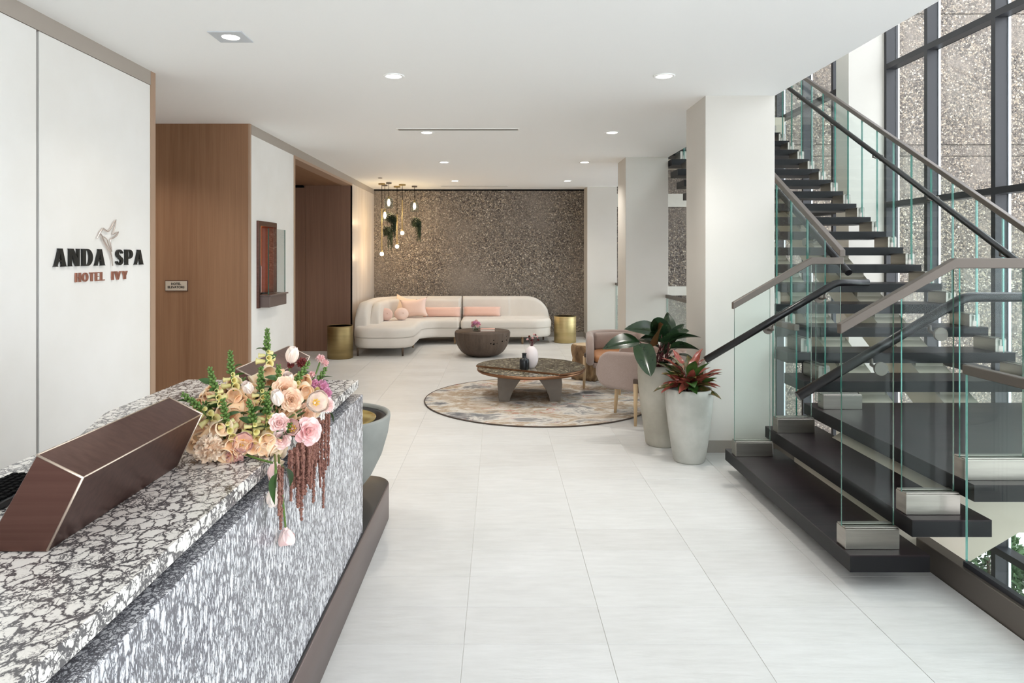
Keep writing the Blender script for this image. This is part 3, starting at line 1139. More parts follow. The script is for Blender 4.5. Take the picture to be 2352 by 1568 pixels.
bar([(1.70, GN, capz(1.70)), (2.27, GN, 1.555), (GR, GN, 1.555), (GR, 5.02, 1.555)], 0.04, 0.05, 'cap_rail', 'rail')
bar([(1.70, GF, capz(1.70)), (2.27, GF, 1.555), (2.50, GF, 1.555)], 0.04, 0.05, 'cap_rail', 'rail')
YT = 5.10 + GO * (NT - 4)
bar([(GL, 4.86, capu(4.86)), (GL, YT, capu(YT))], 0.04, 0.05, 'cap_rail', 'rail')
bar([(GR, 5.04, capu(5.04)), (GR, YT, capu(YT))], 0.04, 0.05, 'cap_rail', 'rail')


def handrail(path, brackets, wall_dir):
    P = []
    for i, p in enumerate(path):
        p = Vector(p)
        if 0 < i < len(path) - 1:
            a = (Vector(path[i - 1]) - p).normalized()
            b = (Vector(path[i + 1]) - p).normalized()
            P += [p + a * 0.05, p + a * 0.02 + b * 0.004, p + b * 0.02 + a * 0.004, p + b * 0.05]
        else:
            P.append(p)
    h = MB().tube(P, 0.025, 14).build('handrail', 'handrail', st)
    w = Vector(wall_dir)
    for q in brackets:
        q = Vector(q)
        b = MB()
        b.tube([q - Vector((0, 0, 0.024)), q - Vector((0, 0, 0.055)), q - Vector((0, 0, 0.062)) + w * 0.03, q - Vector((0, 0, 0.062)) + w * 0.085], 0.008, 8)
        b.tube([q - Vector((0, 0, 0.062)) + w * 0.078, q - Vector((0, 0, 0.062)) + w * 0.094], 0.034, 18)
        b.build('bracket', 'rail', h)
    return h


HN, HF = GN + 0.105, GF - 0.105
handrail([(1.54, HN, 0.893), (2.40, HN, 1.405), (3.90, HN, 1.405)], [(1.92, HN, 1.112), (2.22, HN, 1.285), (2.95, HN, 1.405), (3.6, HN, 1.405)], (0, -1, 0))
handrail([(1.472, HF, 0.875), (2.40, HF, 1.425), (2.63, HF, 1.425)], [(1.95, HF, 1.145), (2.32, HF, 1.37)], (0, 1, 0))
HL, HR = GL + 0.105, GR - 0.105
handrail([(HL, 4.98, nose(4.98) + 0.88), (HL, YT, nose(YT) + 0.88)], [(HL, y, nose(y) + 0.88) for y in (5.5, 6.4, 7.3, 8.2, 9.1)], (-1, 0, 0))
handrail([(HR, 4.7, nose(5.1) + 0.88 - 0.0), (HR, 5.1, nose(5.1) + 0.88), (HR, YT, nose(YT) + 0.88)], [(HR, y, nose(y) + 0.88) for y in (5.3, 6.2, 7.1, 8.0, 8.9, 9.8)], (1, 0, 0))
# beige box stringers under the upper flight and the folded soffit under the landing
for x0, x1 in ((2.74, 2.98), (3.36, 3.62)):
    m = MB()
    ya, yb = 5.02, YT + 0.4
    m.prism([(ya, nose(ya) - 0.20), (yb, nose(yb) - 0.20), (yb, nose(yb) - 0.50), (ya, nose(ya) - 0.50)], 'x', x0, x1)
    # saddles that carry the treads
    for n in range(4, NT + 1):
        y = 5.10 + GO * (n - 4)
        m.prism([(y + 0.13, RI * n - TH), (y + 0.33, RI * n - TH), (y + 0.33, nose(y + 0.33) - 0.25), (y + 0.13, nose(y + 0.13) - 0.25)], 'x', x0 + 0.02, x1 - 0.02)
    m.build('stringer', 'beige', st)
m = MB().prism([(2.08, 0.10), (2.26, 0.06), (2.47, -0.02), (2.76, 0.15), (3.95, 0.15), (3.95, 3 * RI - TH), (2.5, 3 * RI - TH), (2.2, 2 * RI - TH), (2.08, 2 * RI - TH)], 'y', 3.62, 4.80)
m.build('soffit', 'beige', st)
MB().box(3.72, 4.2, -2.6, 3.94, 4.45, 0.16).build('post', 'beige', st)
MB().box(1.80, 3.6, 0.0, 1.98, 4.82, RI - TH).build('riser_block', 'tread_face', st)

# ---------------------------------------------------------------- floor edge curb and guards towards the stair hall
MB().box(XE - 0.055, YF, -0.36, XE + 0.02, YB - 0.02, 0.125).build('curb', 'rail', None, 0.003, 1, kind='structure', label='bronze steel curb along the floor edge')


def guard(y0, y1, panes, label):
    g = thing('glass_guard', label, 'railing', (XE - 0.02, y0, 0.125), 'glass guards along the floor edge')
    n = panes
    L = (y1 - y0) / n
    for i in range(n):
        pane_y(y0 + L * i + 0.004, y0 + L * (i + 1) - 0.004, XE - 0.02, 0.09, 1.05, 1.05, parent=g)
    MB().box(XE - 0.04, y0, 1.05, XE, y1, 1.095).build('cap_rail', 'rail', g, 0.003, 1)
    MB().box(XE - 0.034, y0, 0.125, XE - 0.006, y1, 0.15).build('glazing_bead', 'dark_frame', g)
    return g


guard(-2.4, 3.285, 5, 'glass guard in front of the stair, above the bronze curb')
guard(5.15, 5.6, 1, 'short glass guard between landing and broad column')
guard(6.19, 9.12, 3, 'glass guard behind the planters, seen between two columns')
guard(9.73, 13.07, 3, 'glass guard beside the far column')

# ================================================================ reception desk
XD = -0.69                     # front face of the desk
ZD = 0.987                     # counter height
YD = 3.47                      # far end of the desk
dk = thing('reception_desk', 'black and white veined marble reception desk on a bronze plinth', 'desk', (-1.1, 2.0, 0))
top_outline = [(-0.712, -0.6), (-0.712, YD), (-1.585, YD + 0.01), (-1.585, 2.75), (-1.475, 2.4), (-1.475, -0.6)]
MB().prism(top_outline, 'z', ZD - 0.042, ZD).build('countertop', 'marble', dk, 0.003, 1)
MB().prism([(XD - 0.075, -0.58), (XD - 0.075, YD - 0.03), (-1.50, YD - 0.03), (-1.42, -0.58)], 'z', 0.90, ZD - 0.042).build('shadow_gap', 'black', dk)
MB().box(XD - 0.06, -0.6, 0.215, XD, YD, 0.914).build('front_panel', 'marble_front', dk, 0.003, 1)
MB().box(-1.52, YD - 0.04, 0.215, XD - 0.062, YD - 0.004, 0.914).build('end_panel', 'marble_front', dk, 0.003, 1)
MB().box(-1.45, -0.6, 0.1, XD - 0.08, YD - 0.05, 0.90).build('carcass', 'plinth', dk)
pl = fillet([(-0.676, -0.8, 0), (-0.676, 4.36, 0.16), (-1.6, 4.36, 0.16), (-1.6, -0.8, 0)], 8)
MB().slab(pl, 0.0, 0.212, 0.0, 0.004, 2).build('plinth', 'plinth', dk)
pl2 = fillet([(-0.682, -0.79, 0), (-0.682, 4.354, 0.155), (-1.594, 4.354, 0.155), (-1.594, -0.79, 0)], 8)
MB().slab(pl2, 0.2115, 0.217, 0.0, 0.002, 2).build('plinth_top', 'plinth_top', dk)
# stitched joints of the stone front
# two bronze hoods that screen the work side
def hood(y0, y1, label):
    h = thing('screen_hood', label, 'desk screen', (-0.98, (y0 + y1) / 2, ZD), 'bronze screens on the marble counter')
    sec = [(-1.10, ZD + 0.001), (-0.962, ZD + 0.001), (-0.886, 1.146), (-0.984, 1.194)]
    MB().prism(sec, 'y', y0, y1).build('hood', 'bronze', h, 0.0015, 1)
    e = MB()  # thin pale tubes along the hood edges
    r = 0.0026
    for y in (y0, y1):
        e.tube([(sec[1][0], y, sec[1][1] + r), (sec[2][0], y, sec[2][1]), (sec[3][0], y, sec[3][1])], r, 6)
    for p in (sec[2], sec[3]):
        e.tube([(p[0], y0, p[1]), (p[0], y1, p[1])], r * 0.7, 6)
    e.build('pale_edge', 'bronze_edge', h)
hood(1.455, 2.04, 'long bronze screen hood on the counter near the viewer')
hood(2.56, 3.2, 'bronze screen hood at the far end of the counter behind the flowers')
# keyboard on the work side
kb = thing('keyboard', 'black keyboard on the work side of the marble counter', 'keyboard', (-1.3, 1.75, ZD))
MB().box(-1.37, 1.50, ZD + 0.001, -1.235, 1.93, ZD + 0.018).build('case', 'keys', kb, 0.004, 2)
key = MB().box(-0.008, -0.008, 0, 0.008, 0.008, 0.006).mesh('key', 'black', 0.002, 1)
for i in range(6):
    for j in range(20):
        put(key, 'key', kb, Matrix.Translation((-1.356 + 0.0205 * i, 1.52 + 0.0205 * j, ZD + 0.018)))

# bowl with a gold dish on the end of the plinth
bw = thing('stone_bowl', 'grey concrete bowl with a gold dish standing on the plinth behind the desk', 'bowl', (-0.985, 3.99, 0.217))
bc = (-0.985, 3.99, 0.217)
prof = [(0.0, 0.0), (0.13, 0.0), (0.17, 0.03), (0.24, 0.12), (0.30, 0.24), (0.335, 0.36), (0.35, 0.46), (0.348, 0.473), (0.332, 0.473), (0.327, 0.46), (0.30, 0.34), (0.0, 0.33)]
MB().lathe(prof, 48, bc).build('bowl', 'bowl_concrete', bw)
MB().lathe([(0.0, 0.335), (0.325, 0.335), (0.331, 0.455), (0.30, 0.45), (0.285, 0.36), (0.0, 0.345)], 48, bc).build('liner', 'plinth_top', bw)
MB().lathe([(0.0, 0.415), (0.2, 0.425), (0.262, 0.448), (0.266, 0.452), (0.262, 0.44), (0.2, 0.40), (0.0, 0.38)], 40, bc).build('dish', 'water_brass', bw)

# ================================================================ wall sign
def arc(cx, cy, rx, ry, a0, a1, n=14):
    return [(cx + rx * cos(R(a0 + (a1 - a0) * i / n)), cy + ry * sin(R(a0 + (a1 - a0) * i / n))) for i in range(n + 1)]


def stroke(pts, w):
    P = [Vector(p) for p in pts]
    n = len(P)
    l, r = [], []
    for i, p in enumerate(P):
        t = (P[min(i + 1, n - 1)] - P[max(i - 1, 0)]).normalized()
        ww = w(i / (n - 1)) if callable(w) else w
        q = Vector((-t.y, t.x)) * ww
        l.append(tuple(p + q))
        r.append(tuple(p - q))
    return l + r[::-1]


GLY = {
    'A': (0.76, [[[(0, 0), (.25, 0), (.205, .05), (.265, .27), (.445, .27), (.475, .06), (.43, 0), (.76, 0), (.715, .06), (.50, 1), (.25, 1), (.29, .93), (.055, .06)], [(.29, .36), (.44, .36), (.37, .76)]]]),
    'N': (0.70, [[[(0, 0), (.21, 0), (.175, .06), (.175, .68), (.46, 0), (.665, 0), (.665, .94), (.70, 1), (.50, 1), (.535, .94), (.535, .45), (.28, 1), (0, 1), (.035, .94), (.035, .06)]]]),
    'D': (0.72, [[[(0, 0)] + [(.33, 0)] + arc(.36, .5, .36, .5, -80, 80) + [(.33, 1), (0, 1), (.035, .94), (.035, .06)], [(.25, .93), (.32, .93)] + arc(.34, .5, .18, .43, 80, -80) + [(.32, .07), (.25, .07)]]]),
    'S': (0.56, [[stroke(arc(.29, .735, .17, .195, 25, 250, 16) + arc(.26, .265, .19, .20, 70, -155, 18), lambda t: .05 + .045 * sin(pi * t))], [arc(.46, .80, .065, .07, 0, 340, 12)], [arc(.085, .19, .065, .07, 0, 340, 12)]]),
    'P': (0.62, [[[(0, 0), (.27, 0), (.235, .06), (.235, .40), (.32, .40)] + arc(.33, .70, .29, .30, -85, 85) + [(.30, 1), (0, 1), (.035, .94), (.035, .06)], [(.235, .92), (.29, .92)] + arc(.31, .70, .125, .22, 80, -80) + [(.29, .48), (.235, .48)]]]),
    'H': (0.60, [[[(0, 0), (.19, 0), (.19, .44), (.41, .44), (.41, 0), (.60, 0), (.60, 1), (.41, 1), (.41, .56), (.19, .56), (.19, 1), (0, 1)]]]),
    'O': (0.68, [[arc(.34, .5, .34, .5, 0, 345, 23), arc(.34, .5, .16, .39, 0, -345, 23)]]),
    'T': (0.54, [[[(.175, 0), (.365, 0), (.365, .88), (.54, .86), (.54, 1), (0, 1), (0, .86), (.175, .88)]]]),
    'E': (0.48, [[[(0, 0), (.48, 0), (.48, .13), (.19, .10), (.19, .46), (.40, .46), (.40, .56), (.19, .56), (.19, .90), (.47, .88), (.47, 1), (0, 1)]]]),
    'L': (0.48, [[[(0, 0), (.48, 0), (.48, .13), (.19, .10), (.19, 1), (0, 1)]]]),
    'I': (0.19, [[[(0, 0), (.19, 0), (.19, 1), (0, 1)]]]),
    'V': (0.64, [[[(.24, 0), (.40, 0), (.64, 1), (.48, 1), (.38, .40), (.25, 1), (0, 1)]]]),
    'Y': (0.60, [[[(.18, 0), (.42, 0), (.42, .42), (.60, 1), (.44, 1), (.34, .58), (.24, 1), (0, 1), (.18, .42)]]]),
}
sg = thing('wall_sign', 'raised dark and copper lettering under a bird emblem on the white plaster wall', 'sign', (XL, 4.27, 1.55))


def letters(word, y0, y1, z0, hgt, mat, depth, gap):
    w0 = sum(GLY[c][0] for c in word) + gap * (len(word) - 1)
    k = (y1 - y0) / w0
    y = y0
    for c in word:
        m = MB()
        for loops in GLY[c][1]:
            lp = [[(y + px * k, z0 + py * hgt) for px, py in lo] for lo in loops]
            m.prism(lp, 'x', XL + 0.003, XL + 0.003 + depth)
        m.build('letter', mat, sg)
        y += (GLY[c][0] + gap) * k


letters('ANDA', 3.79, 4.285, 1.556, 0.102, 'sign_black', 0.011, 0.13)
letters('SPA', 4.405, 4.748, 1.556, 0.102, 'sign_black', 0.011, 0.12)
letters('HOTEL', 3.99, 4.285, 1.462, 0.054, 'copper_sign', 0.007, 0.15)
letters('IVY', 4.365, 4.55, 1.462, 0.054, 'copper_sign', 0.007, 0.12)
# bird of paradise emblem: raised outline strokes (Y, Z)
def sgn(px, py):
    Yd = -XL * F / (CX - px)
    return (Yd, H - (py - CY) * Yd / F)
def zz(zx, zy):
    return sgn(100 + zx / 8.712, 490 + zy / 8.712)
em = MB()
for path, w in (([(1030, 500), (1085, 390), (1150, 290), (1190, 330), (1250, 370), (1310, 300), (1370, 180), (1415, 125)], 0.0050),
                ([(1415, 125), (1400, 230), (1370, 330), (1340, 420), (1400, 390), (1465, 370)], 0.0042),
                ([(1465, 370), (1430, 440), (1360, 490), (1295, 520), (1310, 620), (1330, 770)], 0.0045),
                ([(1085, 390), (1120, 440), (1170, 560), (1240, 680), (1300, 770), (1330, 900), (1345, 1050)], 0.0055),
                ([(1120, 440), (1230, 510), (1250, 600), (1330, 770)], 0.0035)):
    pts = [Vector((XL + 0.012, *zz(*p))) for p in path]
    fine = []
    for i in range(len(pts) - 1):
        for j in range(4):
            fine.append(pts[i].lerp(pts[i + 1], j / 4))
    fine.append(pts[-1])
    for _ in range(2):
        fine = [fine[0]] + [(fine[i - 1] + fine[i] * 2 + fine[i + 1]) / 4 for i in range(1, len(fine) - 1)] + [fine[-1]]
    em.tube(fine, [w * (0.5 + 0.5 * min(1, 6 * min(i, len(fine) - 1 - i) / len(fine) + 0.2)) for i in range(len(fine))], 8)
em.build('bird_emblem', 'silver_pink', sg)

# small plaque on the wood wall
pq = thing('door_plaque', 'small pale metal plaque reading HOTEL ELEVATORS on the wood wall', 'sign', (-3.2, 6.8, 1.31))
MB().box(-3.318, 6.792, 1.263, -3.092, 6.80, 1.369).build('backing', 'bronze', pq, 0.001, 1)
MB().box(-3.312, 6.786, 1.269, -3.098, 6.793, 1.363).build('plate', 'plate', pq, 0.001, 1)


def text_mesh(body, size, loc, mat, parent, name, bold=0.0, depth=0.0008, rot=(pi / 2, 0, 0)):
    cu = bpy.data.curves.new(name, 'FONT')
    cu.body = body
    cu.size = size
    cu.align_x = 'CENTER'
    cu.offset = bold
    cu.extrude = depth
    cu.resolution_u = 3
    tmp = bpy.data.objects.new(name + '_tmp', cu)
    C.objects.link(tmp)
    dg = bpy.context.evaluated_depsgraph_get()
    me = bpy.data.meshes.new_from_object(tmp.evaluated_get(dg))
    bpy.data.objects.remove(tmp)
    me.materials.clear()
    me.materials.append(MT[mat])
    from mathutils import Euler
    return put(me, name, parent, Matrix.Translation(loc) @ Euler(rot).to_matrix().to_4x4())


text_mesh('HOTEL', 0.032, (-3.205, 6.785, 1.325), 'sign_black', pq, 'lettering', 0.0008)
text_mesh('ELEVATORS', 0.032, (-3.205, 6.785, 1.292), 'sign_black', pq, 'lettering', 0.0008)

# lit display case in the left wall
dc = thing('display_case', 'bronze framed display case with amber glow and glass front on the plaster wall', 'display case', (XL, 7.3, 1.08))
fr = MB()
fr.box(XL - 0.005, 6.995, 1.075, XL + 0.022, 7.065, 1.975).box(XL - 0.005, 7.545, 1.20, XL + 0.022, 7.575, 1.975)
fr.box(XL - 0.005, 7.065, 1.925, XL + 0.022, 7.545, 1.975)
fr.build('frame', 'bronze', dc, 0.002, 1)
nb = MB()
nb.box(XL - 0.15, NY0, NZ0, XL - 0.14, NY1, NZ1)
nb.build('back_panel', 'niche_glow', dc)
sd = MB().box(XL - 0.15, NY0, NZ0 - 0.005, XL, NY0 + 0.004, NZ1).box(XL - 0.15, NY1 - 0.004, NZ0 - 0.005, XL, NY1, NZ1).box(XL - 0.15, NY0, NZ1 - 0.004, XL, NY1, NZ1).box(XL - 0.15, NY0, NZ0 - 0.005, XL, NY1, NZ0)
sd.build('lining', 'bronze', dc)
MB().box(XL + 0.002, 7.04, 1.08, XL + 0.12, 7.60, 1.195).build('drip_box', 'plinth', dc, 0.003, 1)
MB().box(XL + 0.002, 7.03, 1.195, XL + 0.135, 7.62, 1.21).build('ledge', 'plinth', dc, 0.003, 1)
gp = MB().box(XL + 0.098, 7.05, 1.212, XL + 0.106, 7.60, 1.90, 0)
gp.build('front_pane', ['clear_glass'], dc)
for yy in (7.05, 7.595):
    MB().box(XL + 0.098, yy, 1.212, XL + 0.107, yy + 0.005, 1.90).build('pane_edge', 'glass_edge', dc)
MB().box(XL + 0.022, 7.05, 1.212, XL + 0.098, 7.056, 1.90).build('side_pane', 'clear_glass', dc)
cr = MB()
random.seed(3)
cr.prism([(7.10, 1.215), (7.30, 1.215), (7.30, 1.50), (7.22, 1.58), (7.10, 1.64)], 'x', XL - 0.13, XL - 0.05)
cr.build('rock_crystal', 'blush_petal', dc, 0.01, 1)

# ================================================================ ceiling fittings
def downlight(x, y, square=False, label='', power=62.0, ZC=ZC):
    d = thing('downlight', label, 'ceiling light', (x, y, ZC), 'recessed ceiling lights')
    if square:
        m = MB().prism([[(x - .10, y - .10), (x + .10, y - .10), (x + .10, y + .10), (x - .10, y + .10)], arc(x, y, .052, .052, 0, -345, 23)], 'z', ZC - 0.006, ZC - 0.0005)
        m.build('trim_ring', 'frame_strip', d)
        rr = 0.05
    else:
        MB().lathe_open([(0.058, 0.0), (0.076, 0.0), (0.078, 0.002), (0.078, 0.006), (0.058, 0.006), (0.058, 0.0)], 32, (x, y, ZC - 0.0065)).build('trim_ring', 'ceiling', d)
        rr = 0.062
    MB().lathe([(0, 0), (rr, 0), (rr, 0.002), (0, 0.002)], 28, (x, y, ZC - 0.0045)).build('lens', 'lamp', d)
    l = bpy.data.lights.new('downlight_beam', 'SPOT')
    l.energy = power
    l.spot_size = R(125)
    l.spot_blend = 0.9
    l.shadow_soft_size = 0.06
    l.color = (1.0, 0.95, 0.88)
    lo = bpy.data.objects.new('downlight_beam', l)
    C.objects.link(lo)
    lo.parent = d
    lo.location = (0, 0, -0.02)


for y, row in ((4.985, 'nearest the desk flowers'), (7.28, 'over the round rug'), (9.6, 'in front of the sofa group'), (12.0, 'closest to the stone wall')):
    downlight(-0.765, y, label='round recessed ceiling light of the sofa side row, %s' % row)
    downlight(1.21, y, label='round recessed ceiling light of the column side row, %s' % row)
downlight(-3.35, 5.95, label='round recessed ceiling light inside the elevator passage', power=60)
downlight(-3.5, 9.9, label='added unseen round light in the wood soffit of the wide doorway', power=45, ZC=2.8)  # unseen lamp added to brighten the doorway's wood panel
downlight(-1.604, 4.09, True, 'square recessed ceiling light above the hotel sign wall', 30)


def slot(x0, x1, y, label):
    s_ = thing('air_diffuser', label, 'air vent', ((x0 + x1) / 2, y, ZC), 'linear air slots in the ceiling')
    f = MB().box(x0, y - 0.055, ZC - 0.007, x1, y - 0.043, ZC).box(x0, y + 0.043, ZC - 0.007, x1, y + 0.055, ZC).box(x0, y - 0.043, ZC - 0.007, x0 + 0.012, y + 0.043, ZC).box(x1 - 0.012, y - 0.043, ZC - 0.007, x1, y + 0.043, ZC)
    f.build('frame', 'white', s_)
    MB().box(x0 + 0.012, y - 0.043, ZC - 0.002, x1 - 0.012, y + 0.043, ZC - 0.0005).build('backing', 'black', s_)
    for k in (-0.022, 0.0, 0.022):
        MB().box(x0 + 0.012, y + k - 0.004, ZC - 0.006, x1 - 0.012, y + k + 0.004, ZC - 0.002).build('slat', 'taupe_dark', s_)


slot(-1.055, 0.213, 7.1, 'long thin air slot in the ceiling over the rug')
slot(-1.09, 0.18, 12.9, 'long thin air slot in the ceiling before the stone wall')
sp = thing('sprinkler', 'small round sprinkler cap in the ceiling near the pendant lamps', 'sprinkler', (-2.0, 11.54, ZC))
MB().lathe([(0, 0), (0.03, 0), (0.036, 0.006), (0.036, 0.012)], 20, (-2.0, 11.54, ZC - 0.0125)).build('cap', 'taupe_dark', sp)
dcl = thing('door_closer', 'black door closer arm under the head of the wide doorway', 'door closer', (-3.3, 11.53, 2.76))
MB().box(-3.45, 11.47, 2.76, -3.28, 11.535, 2.795).build('closer_body', 'black', dcl, 0.004, 1)
MB().tube([(-3.40, 11.48, 2.765), (-3.26, 11.40, 2.762)], 0.008, 8).build('arm', 'black', dcl)

# ================================================================ sofa group
sf = thing('sofa', 'curved cream sectional sofa with chaise in front of the stone wall', 'sofa', (-0.9, 12.6, 0))
SZ = 0.46
left_out = fillet([(-2.36, 10.86, 0.34), (-1.37, 10.86, 0.34), (-1.37, 12.36, 0.62), (-0.712, 12.36, 0.05), (-0.712, 13.30, 0.03), (-2.36, 13.30, 0.75)], 10)
right_out = fillet([(-0.688, 12.36, 0.05), (0.98, 12.36, 0.34), (0.98, 13.30, 0.30), (-0.688, 13.30, 0.03)], 10)


def shrink(o, d):
    n = len(o)
    P = [Vector(p) for p in o]
    out = []
    for i in range(n):
        t = (P[(i + 1) % n] - P[i - 1]).normalized()
        out.append(P[i] - Vector((t.y, -t.x)) * d)
    return out


for out_ in (left_out, right_out):
    out_ = dense(out_, 0.05)
    MB().slab(shrink(out_, 0.012), 0.13, 0.30, 0.05, 0.02, 4).build('base', 'cream', sf)
    MB().slab(out_, 0.298, SZ, 0.02, 0.07, 6).build('seat', 'cream', sf)


def path_fillet(pts, seg=10):
    """open plan path from (x, y, r)"""
    out = [Vector(pts[0][:2])]
    for i in range(1, len(pts) - 1):
        p = Vector(pts[i][:2])
        a, b = Vector(pts[i - 1][:2]) - p, Vector(pts[i + 1][:2]) - p
        ua, ub = a.normalized(), b.normalized()
        ang = ua.angle(ub)
        r = pts[i][2]
        d = r / math.tan(ang / 2)
        c = p + (ua + ub).normalized() * (r / sin(ang / 2))
        p0, p1 = p + ua * d, p + ub * d
        a0, a1 = math.atan2(p0.y - c.y, p0.x - c.x), math.atan2(p1.y - c.y, p1.x - c.x)
        da = (a1 - a0 + pi) % (2 * pi) - pi
        for j in range(seg + 1):
            t = a0 + da * j / seg
            out.append(c + Vector((cos(t), sin(t))) * r)
    out.append(Vector(pts[-1][:2]))
    return dense(out, 0.03, False)


def round_end(L0, r, zt, zb):
    def f(s, L):
        e = s if L0 == 'start' else L - s
        if e >= r:
            return zt
        return zb + (zt - zb) * sqrt(max(0.0, 1 - ((r - e) / r) ** 2))
    return f


ZT = 0.83
MB().sweep(path_fillet([(-2.27, 11.22), (-2.27, 13.22, 0.62), (-0.712, 13.22)]), 0.10, lambda s, L: 0.20, round_end('start', 0.42, ZT, 0.44), 0.075, 5).build('backrest', 'cream', sf)
MB().sweep(path_fillet([(-0.688, 13.22), (0.2, 13.22, 0.01), (0.98, 13.22)]), 0.10, lambda s, L: 0.20, round_end('end', 0.45, ZT, 0.42), 0.075, 5).build('backrest', 'cream', sf)
MB().sweep(path_fillet([(-2.10, 11.55), (-2.10, 13.05, 0.48), (-0.74, 13.05)]), 0.075, lambda s, L: 0.42, round_end('start', 0.3, ZT - 0.03, 0.46), 0.065, 5).build('back_cushion', 'cream', sf)
leg = MB().lathe([(0.014, 0.0), (0.02, 0.13)], 10)
leg_me = leg.mesh('leg', 'dark_leg')
leg_me2 = MB().lathe([(0.016, 0.0), (0.024, 0.13)], 10).mesh('leg', 'sofa_leg')
for x, y, me in ((-2.26, 10.97, leg_me), (-1.54, 10.97, leg_me), (-1.50, 11.98, leg_me2), (-2.26, 13.0, leg_me), (-0.8, 12.5, leg_me2), (-0.6, 12.5, leg_me2), (0.437, 12.47, leg_me2), (0.86, 13.1, leg_me), (-0.7, 13.15, leg_me)):
    put(me, 'leg', sf, Matrix.Translation((x, y, 0)))


def cushion(name, label, loc, w, h, t, mat, rx=0.0, rz=0.0, ry=0.0, pinch=0.09, group='scatter cushions on the sofa', tuft=False):
    """a stuffed cushion standing upright in its local XZ plane"""
    n = 14
    m = MB()
    for sgn_ in (1, -1):
        def fn(u, v, s=sgn_):
            a, b = 2 * u - 1, 2 * v - 1
            ex = 1 - pinch * (1 - b * b) * abs(a) ** 3
            ez = 1 - pinch * (1 - a * a) * abs(b) ** 3
            th = t * ((1 - a ** 4) * (1 - b ** 4)) ** 0.5
            if tuft:
                th *= 1 - 0.45 * math.exp(-((a * 2.5) ** 2 + (b * 2.5) ** 2))
            return (a * w / 2 * ez ** 0 * (1 - pinch * (1 - b * b)), s * th / 2, h / 2 + b * h / 2 * (1 - pinch * (1 - a * a)))
        m.grid(fn, n, n)
    o = m.build(name, mat)
    o.location = loc
    o.rotation_euler = (rx, ry, rz)
    return tag(o, label, 'cushion', group)


cushion('cushion', 'cream square cushion at the back of the sofa corner', (-1.86, 12.86, 0.455), 0.46, 0.42, 0.15, 'cream_cushion', R(-18), R(-22), R(12), 0.2)
cushion('cushion', 'large blush square cushion leaning in the sofa corner', (-1.55, 12.62, 0.455), 0.54, 0.38, 0.17, 'pink_pale', R(-14), R(-6), R(-7), 0.2)
def ball_cushion(label, x, y, r, mat):
    c = thing('ball_cushion', label, 'cushion', (x, y, SZ), 'scatter cushions on the sofa')
    m = MB().ball((x, y, SZ + r * 0.92), (r * 1.05, r * 0.95, r * 0.92), 24, 16)
    # tufting dents around the two buttons
    ctr = Vector((x, y, SZ + r * 0.92))
    for i, p in enumerate(m.v):
        d = (Vector(p) - ctr).normalized()
        k = abs(d.dot(Vector((0.45, -0.85, 0.25)).normalized()))
        a_ = math.atan2(d.z, d.x)
        m.v[i] = tuple(ctr + (Vector(p) - ctr) * (1 - 0.16 * max(0, k - 0.75) / 0.25 - 0.03 * abs(sin(a_ * 3)) * k))
    m.build('cover', mat, c)
    MB().ball(ctr + Vector((0.45, -0.85, 0.25)).normalized() * r * 0.86, 0.012, 8, 6).build('button', mat, c)
ball_cushion('dusty pink round cushion beside the sofa arm', -2.0, 12.10, 0.122, 'pink_dust')
ball_cushion('pale pink round cushion in front of the large square one', -1.735, 12.2, 0.122, 'pink_pale')
cushion('lumbar_cushion', 'long blush velvet cushion on the corner section of the sofa', (-1.07, 12.86, 0.455), 0.72, 0.19, 0.17, 'pink', R(-10), 0, 0, 0.03)
cushion('lumbar_cushion', 'long blush velvet cushion on the straight section of the sofa', (-0.32, 12.99, 0.455), 0.73, 0.19, 0.17, 'pink', R(-10), 0, 0, 0.03)

# brass drum tables
def drum(name, label, x, y, r, h, mat):
    t = thing(name, label, 'side table', (x, y, 0), 'brass drum tables')
    MB().lathe([(0.0, 0.002), (r - 0.006, 0.002), (r, 0.008), (r, h - 0.01), (r - 0.004, h - 0.004)], 48, (x, y, 0)).build('drum', mat, t)
    MB().lathe([(0, h - 0.004), (r - 0.012, h - 0.004), (r - 0.008, h), (r, h), (r + 0.001, h - 0.012), (r - 0.004, h - 0.014)], 48, (x, y, 0)).build('top', mat, t)
drum('drum_table', 'antique brass drum table against the wood doorway', -2.50, 10.78, 0.20, 0.51, 'brass_dark')
drum('drum_table', 'bright brass drum table between sofa and far column', 1.24, 12.72, 0.205, 0.49, 'brass')

# carved bowl coffee table
bt = thing('bowl_table', 'dark carved wood half sphere coffee table before the sofa', 'coffee table', (-0.26, 11.05, 0))
RB, HB = 0.445, 0.40
prof = [(0.0, 0.0), (0.20, 0.0)]
for k in range(13):
    a = k / 12
    prof.append((0.20 + (RB - 0.20) * sin(a * pi / 2) ** 0.9, 0.006 + (HB - 0.03) * (1 - cos(a * pi / 2)) ** 0.92))
prof += [(RB, HB - 0.012), (RB - 0.008, HB - 0.002)]
MB().lathe(prof, 72, (-0.26, 11.05, 0), wob=lambda t, z: 1 + (0.012 * sin(t * 19 + z * 3) + 0.008 * sin(t * 31)) * (1 if 0.05 < z < HB - 0.02 else 0)).build('bowl', 'bowl_wood', bt)
MB().lathe([(0, HB - 0.012), (RB - 0.012, HB - 0.012), (RB - 0.008, HB), (0, HB)], 64, (-0.26, 11.05, 0)).build('top', 'bowl_wood', bt)
nk = MB()
random.seed(12)
for k in range(9):
    t = R(-75 + random.uniform(0, 70))
    z = HB - 0.05 - random.uniform(0, 0.13)
    rr = RB - 0.012 - (HB - z) * 0.10
    p = Vector((-0.26 + rr * cos(t), 11.05 + rr * sin(t), z))
    nk.ball(p, (0.018, 0.018, 0.014), 8, 6)
nk.build('knot', 'black', bt)
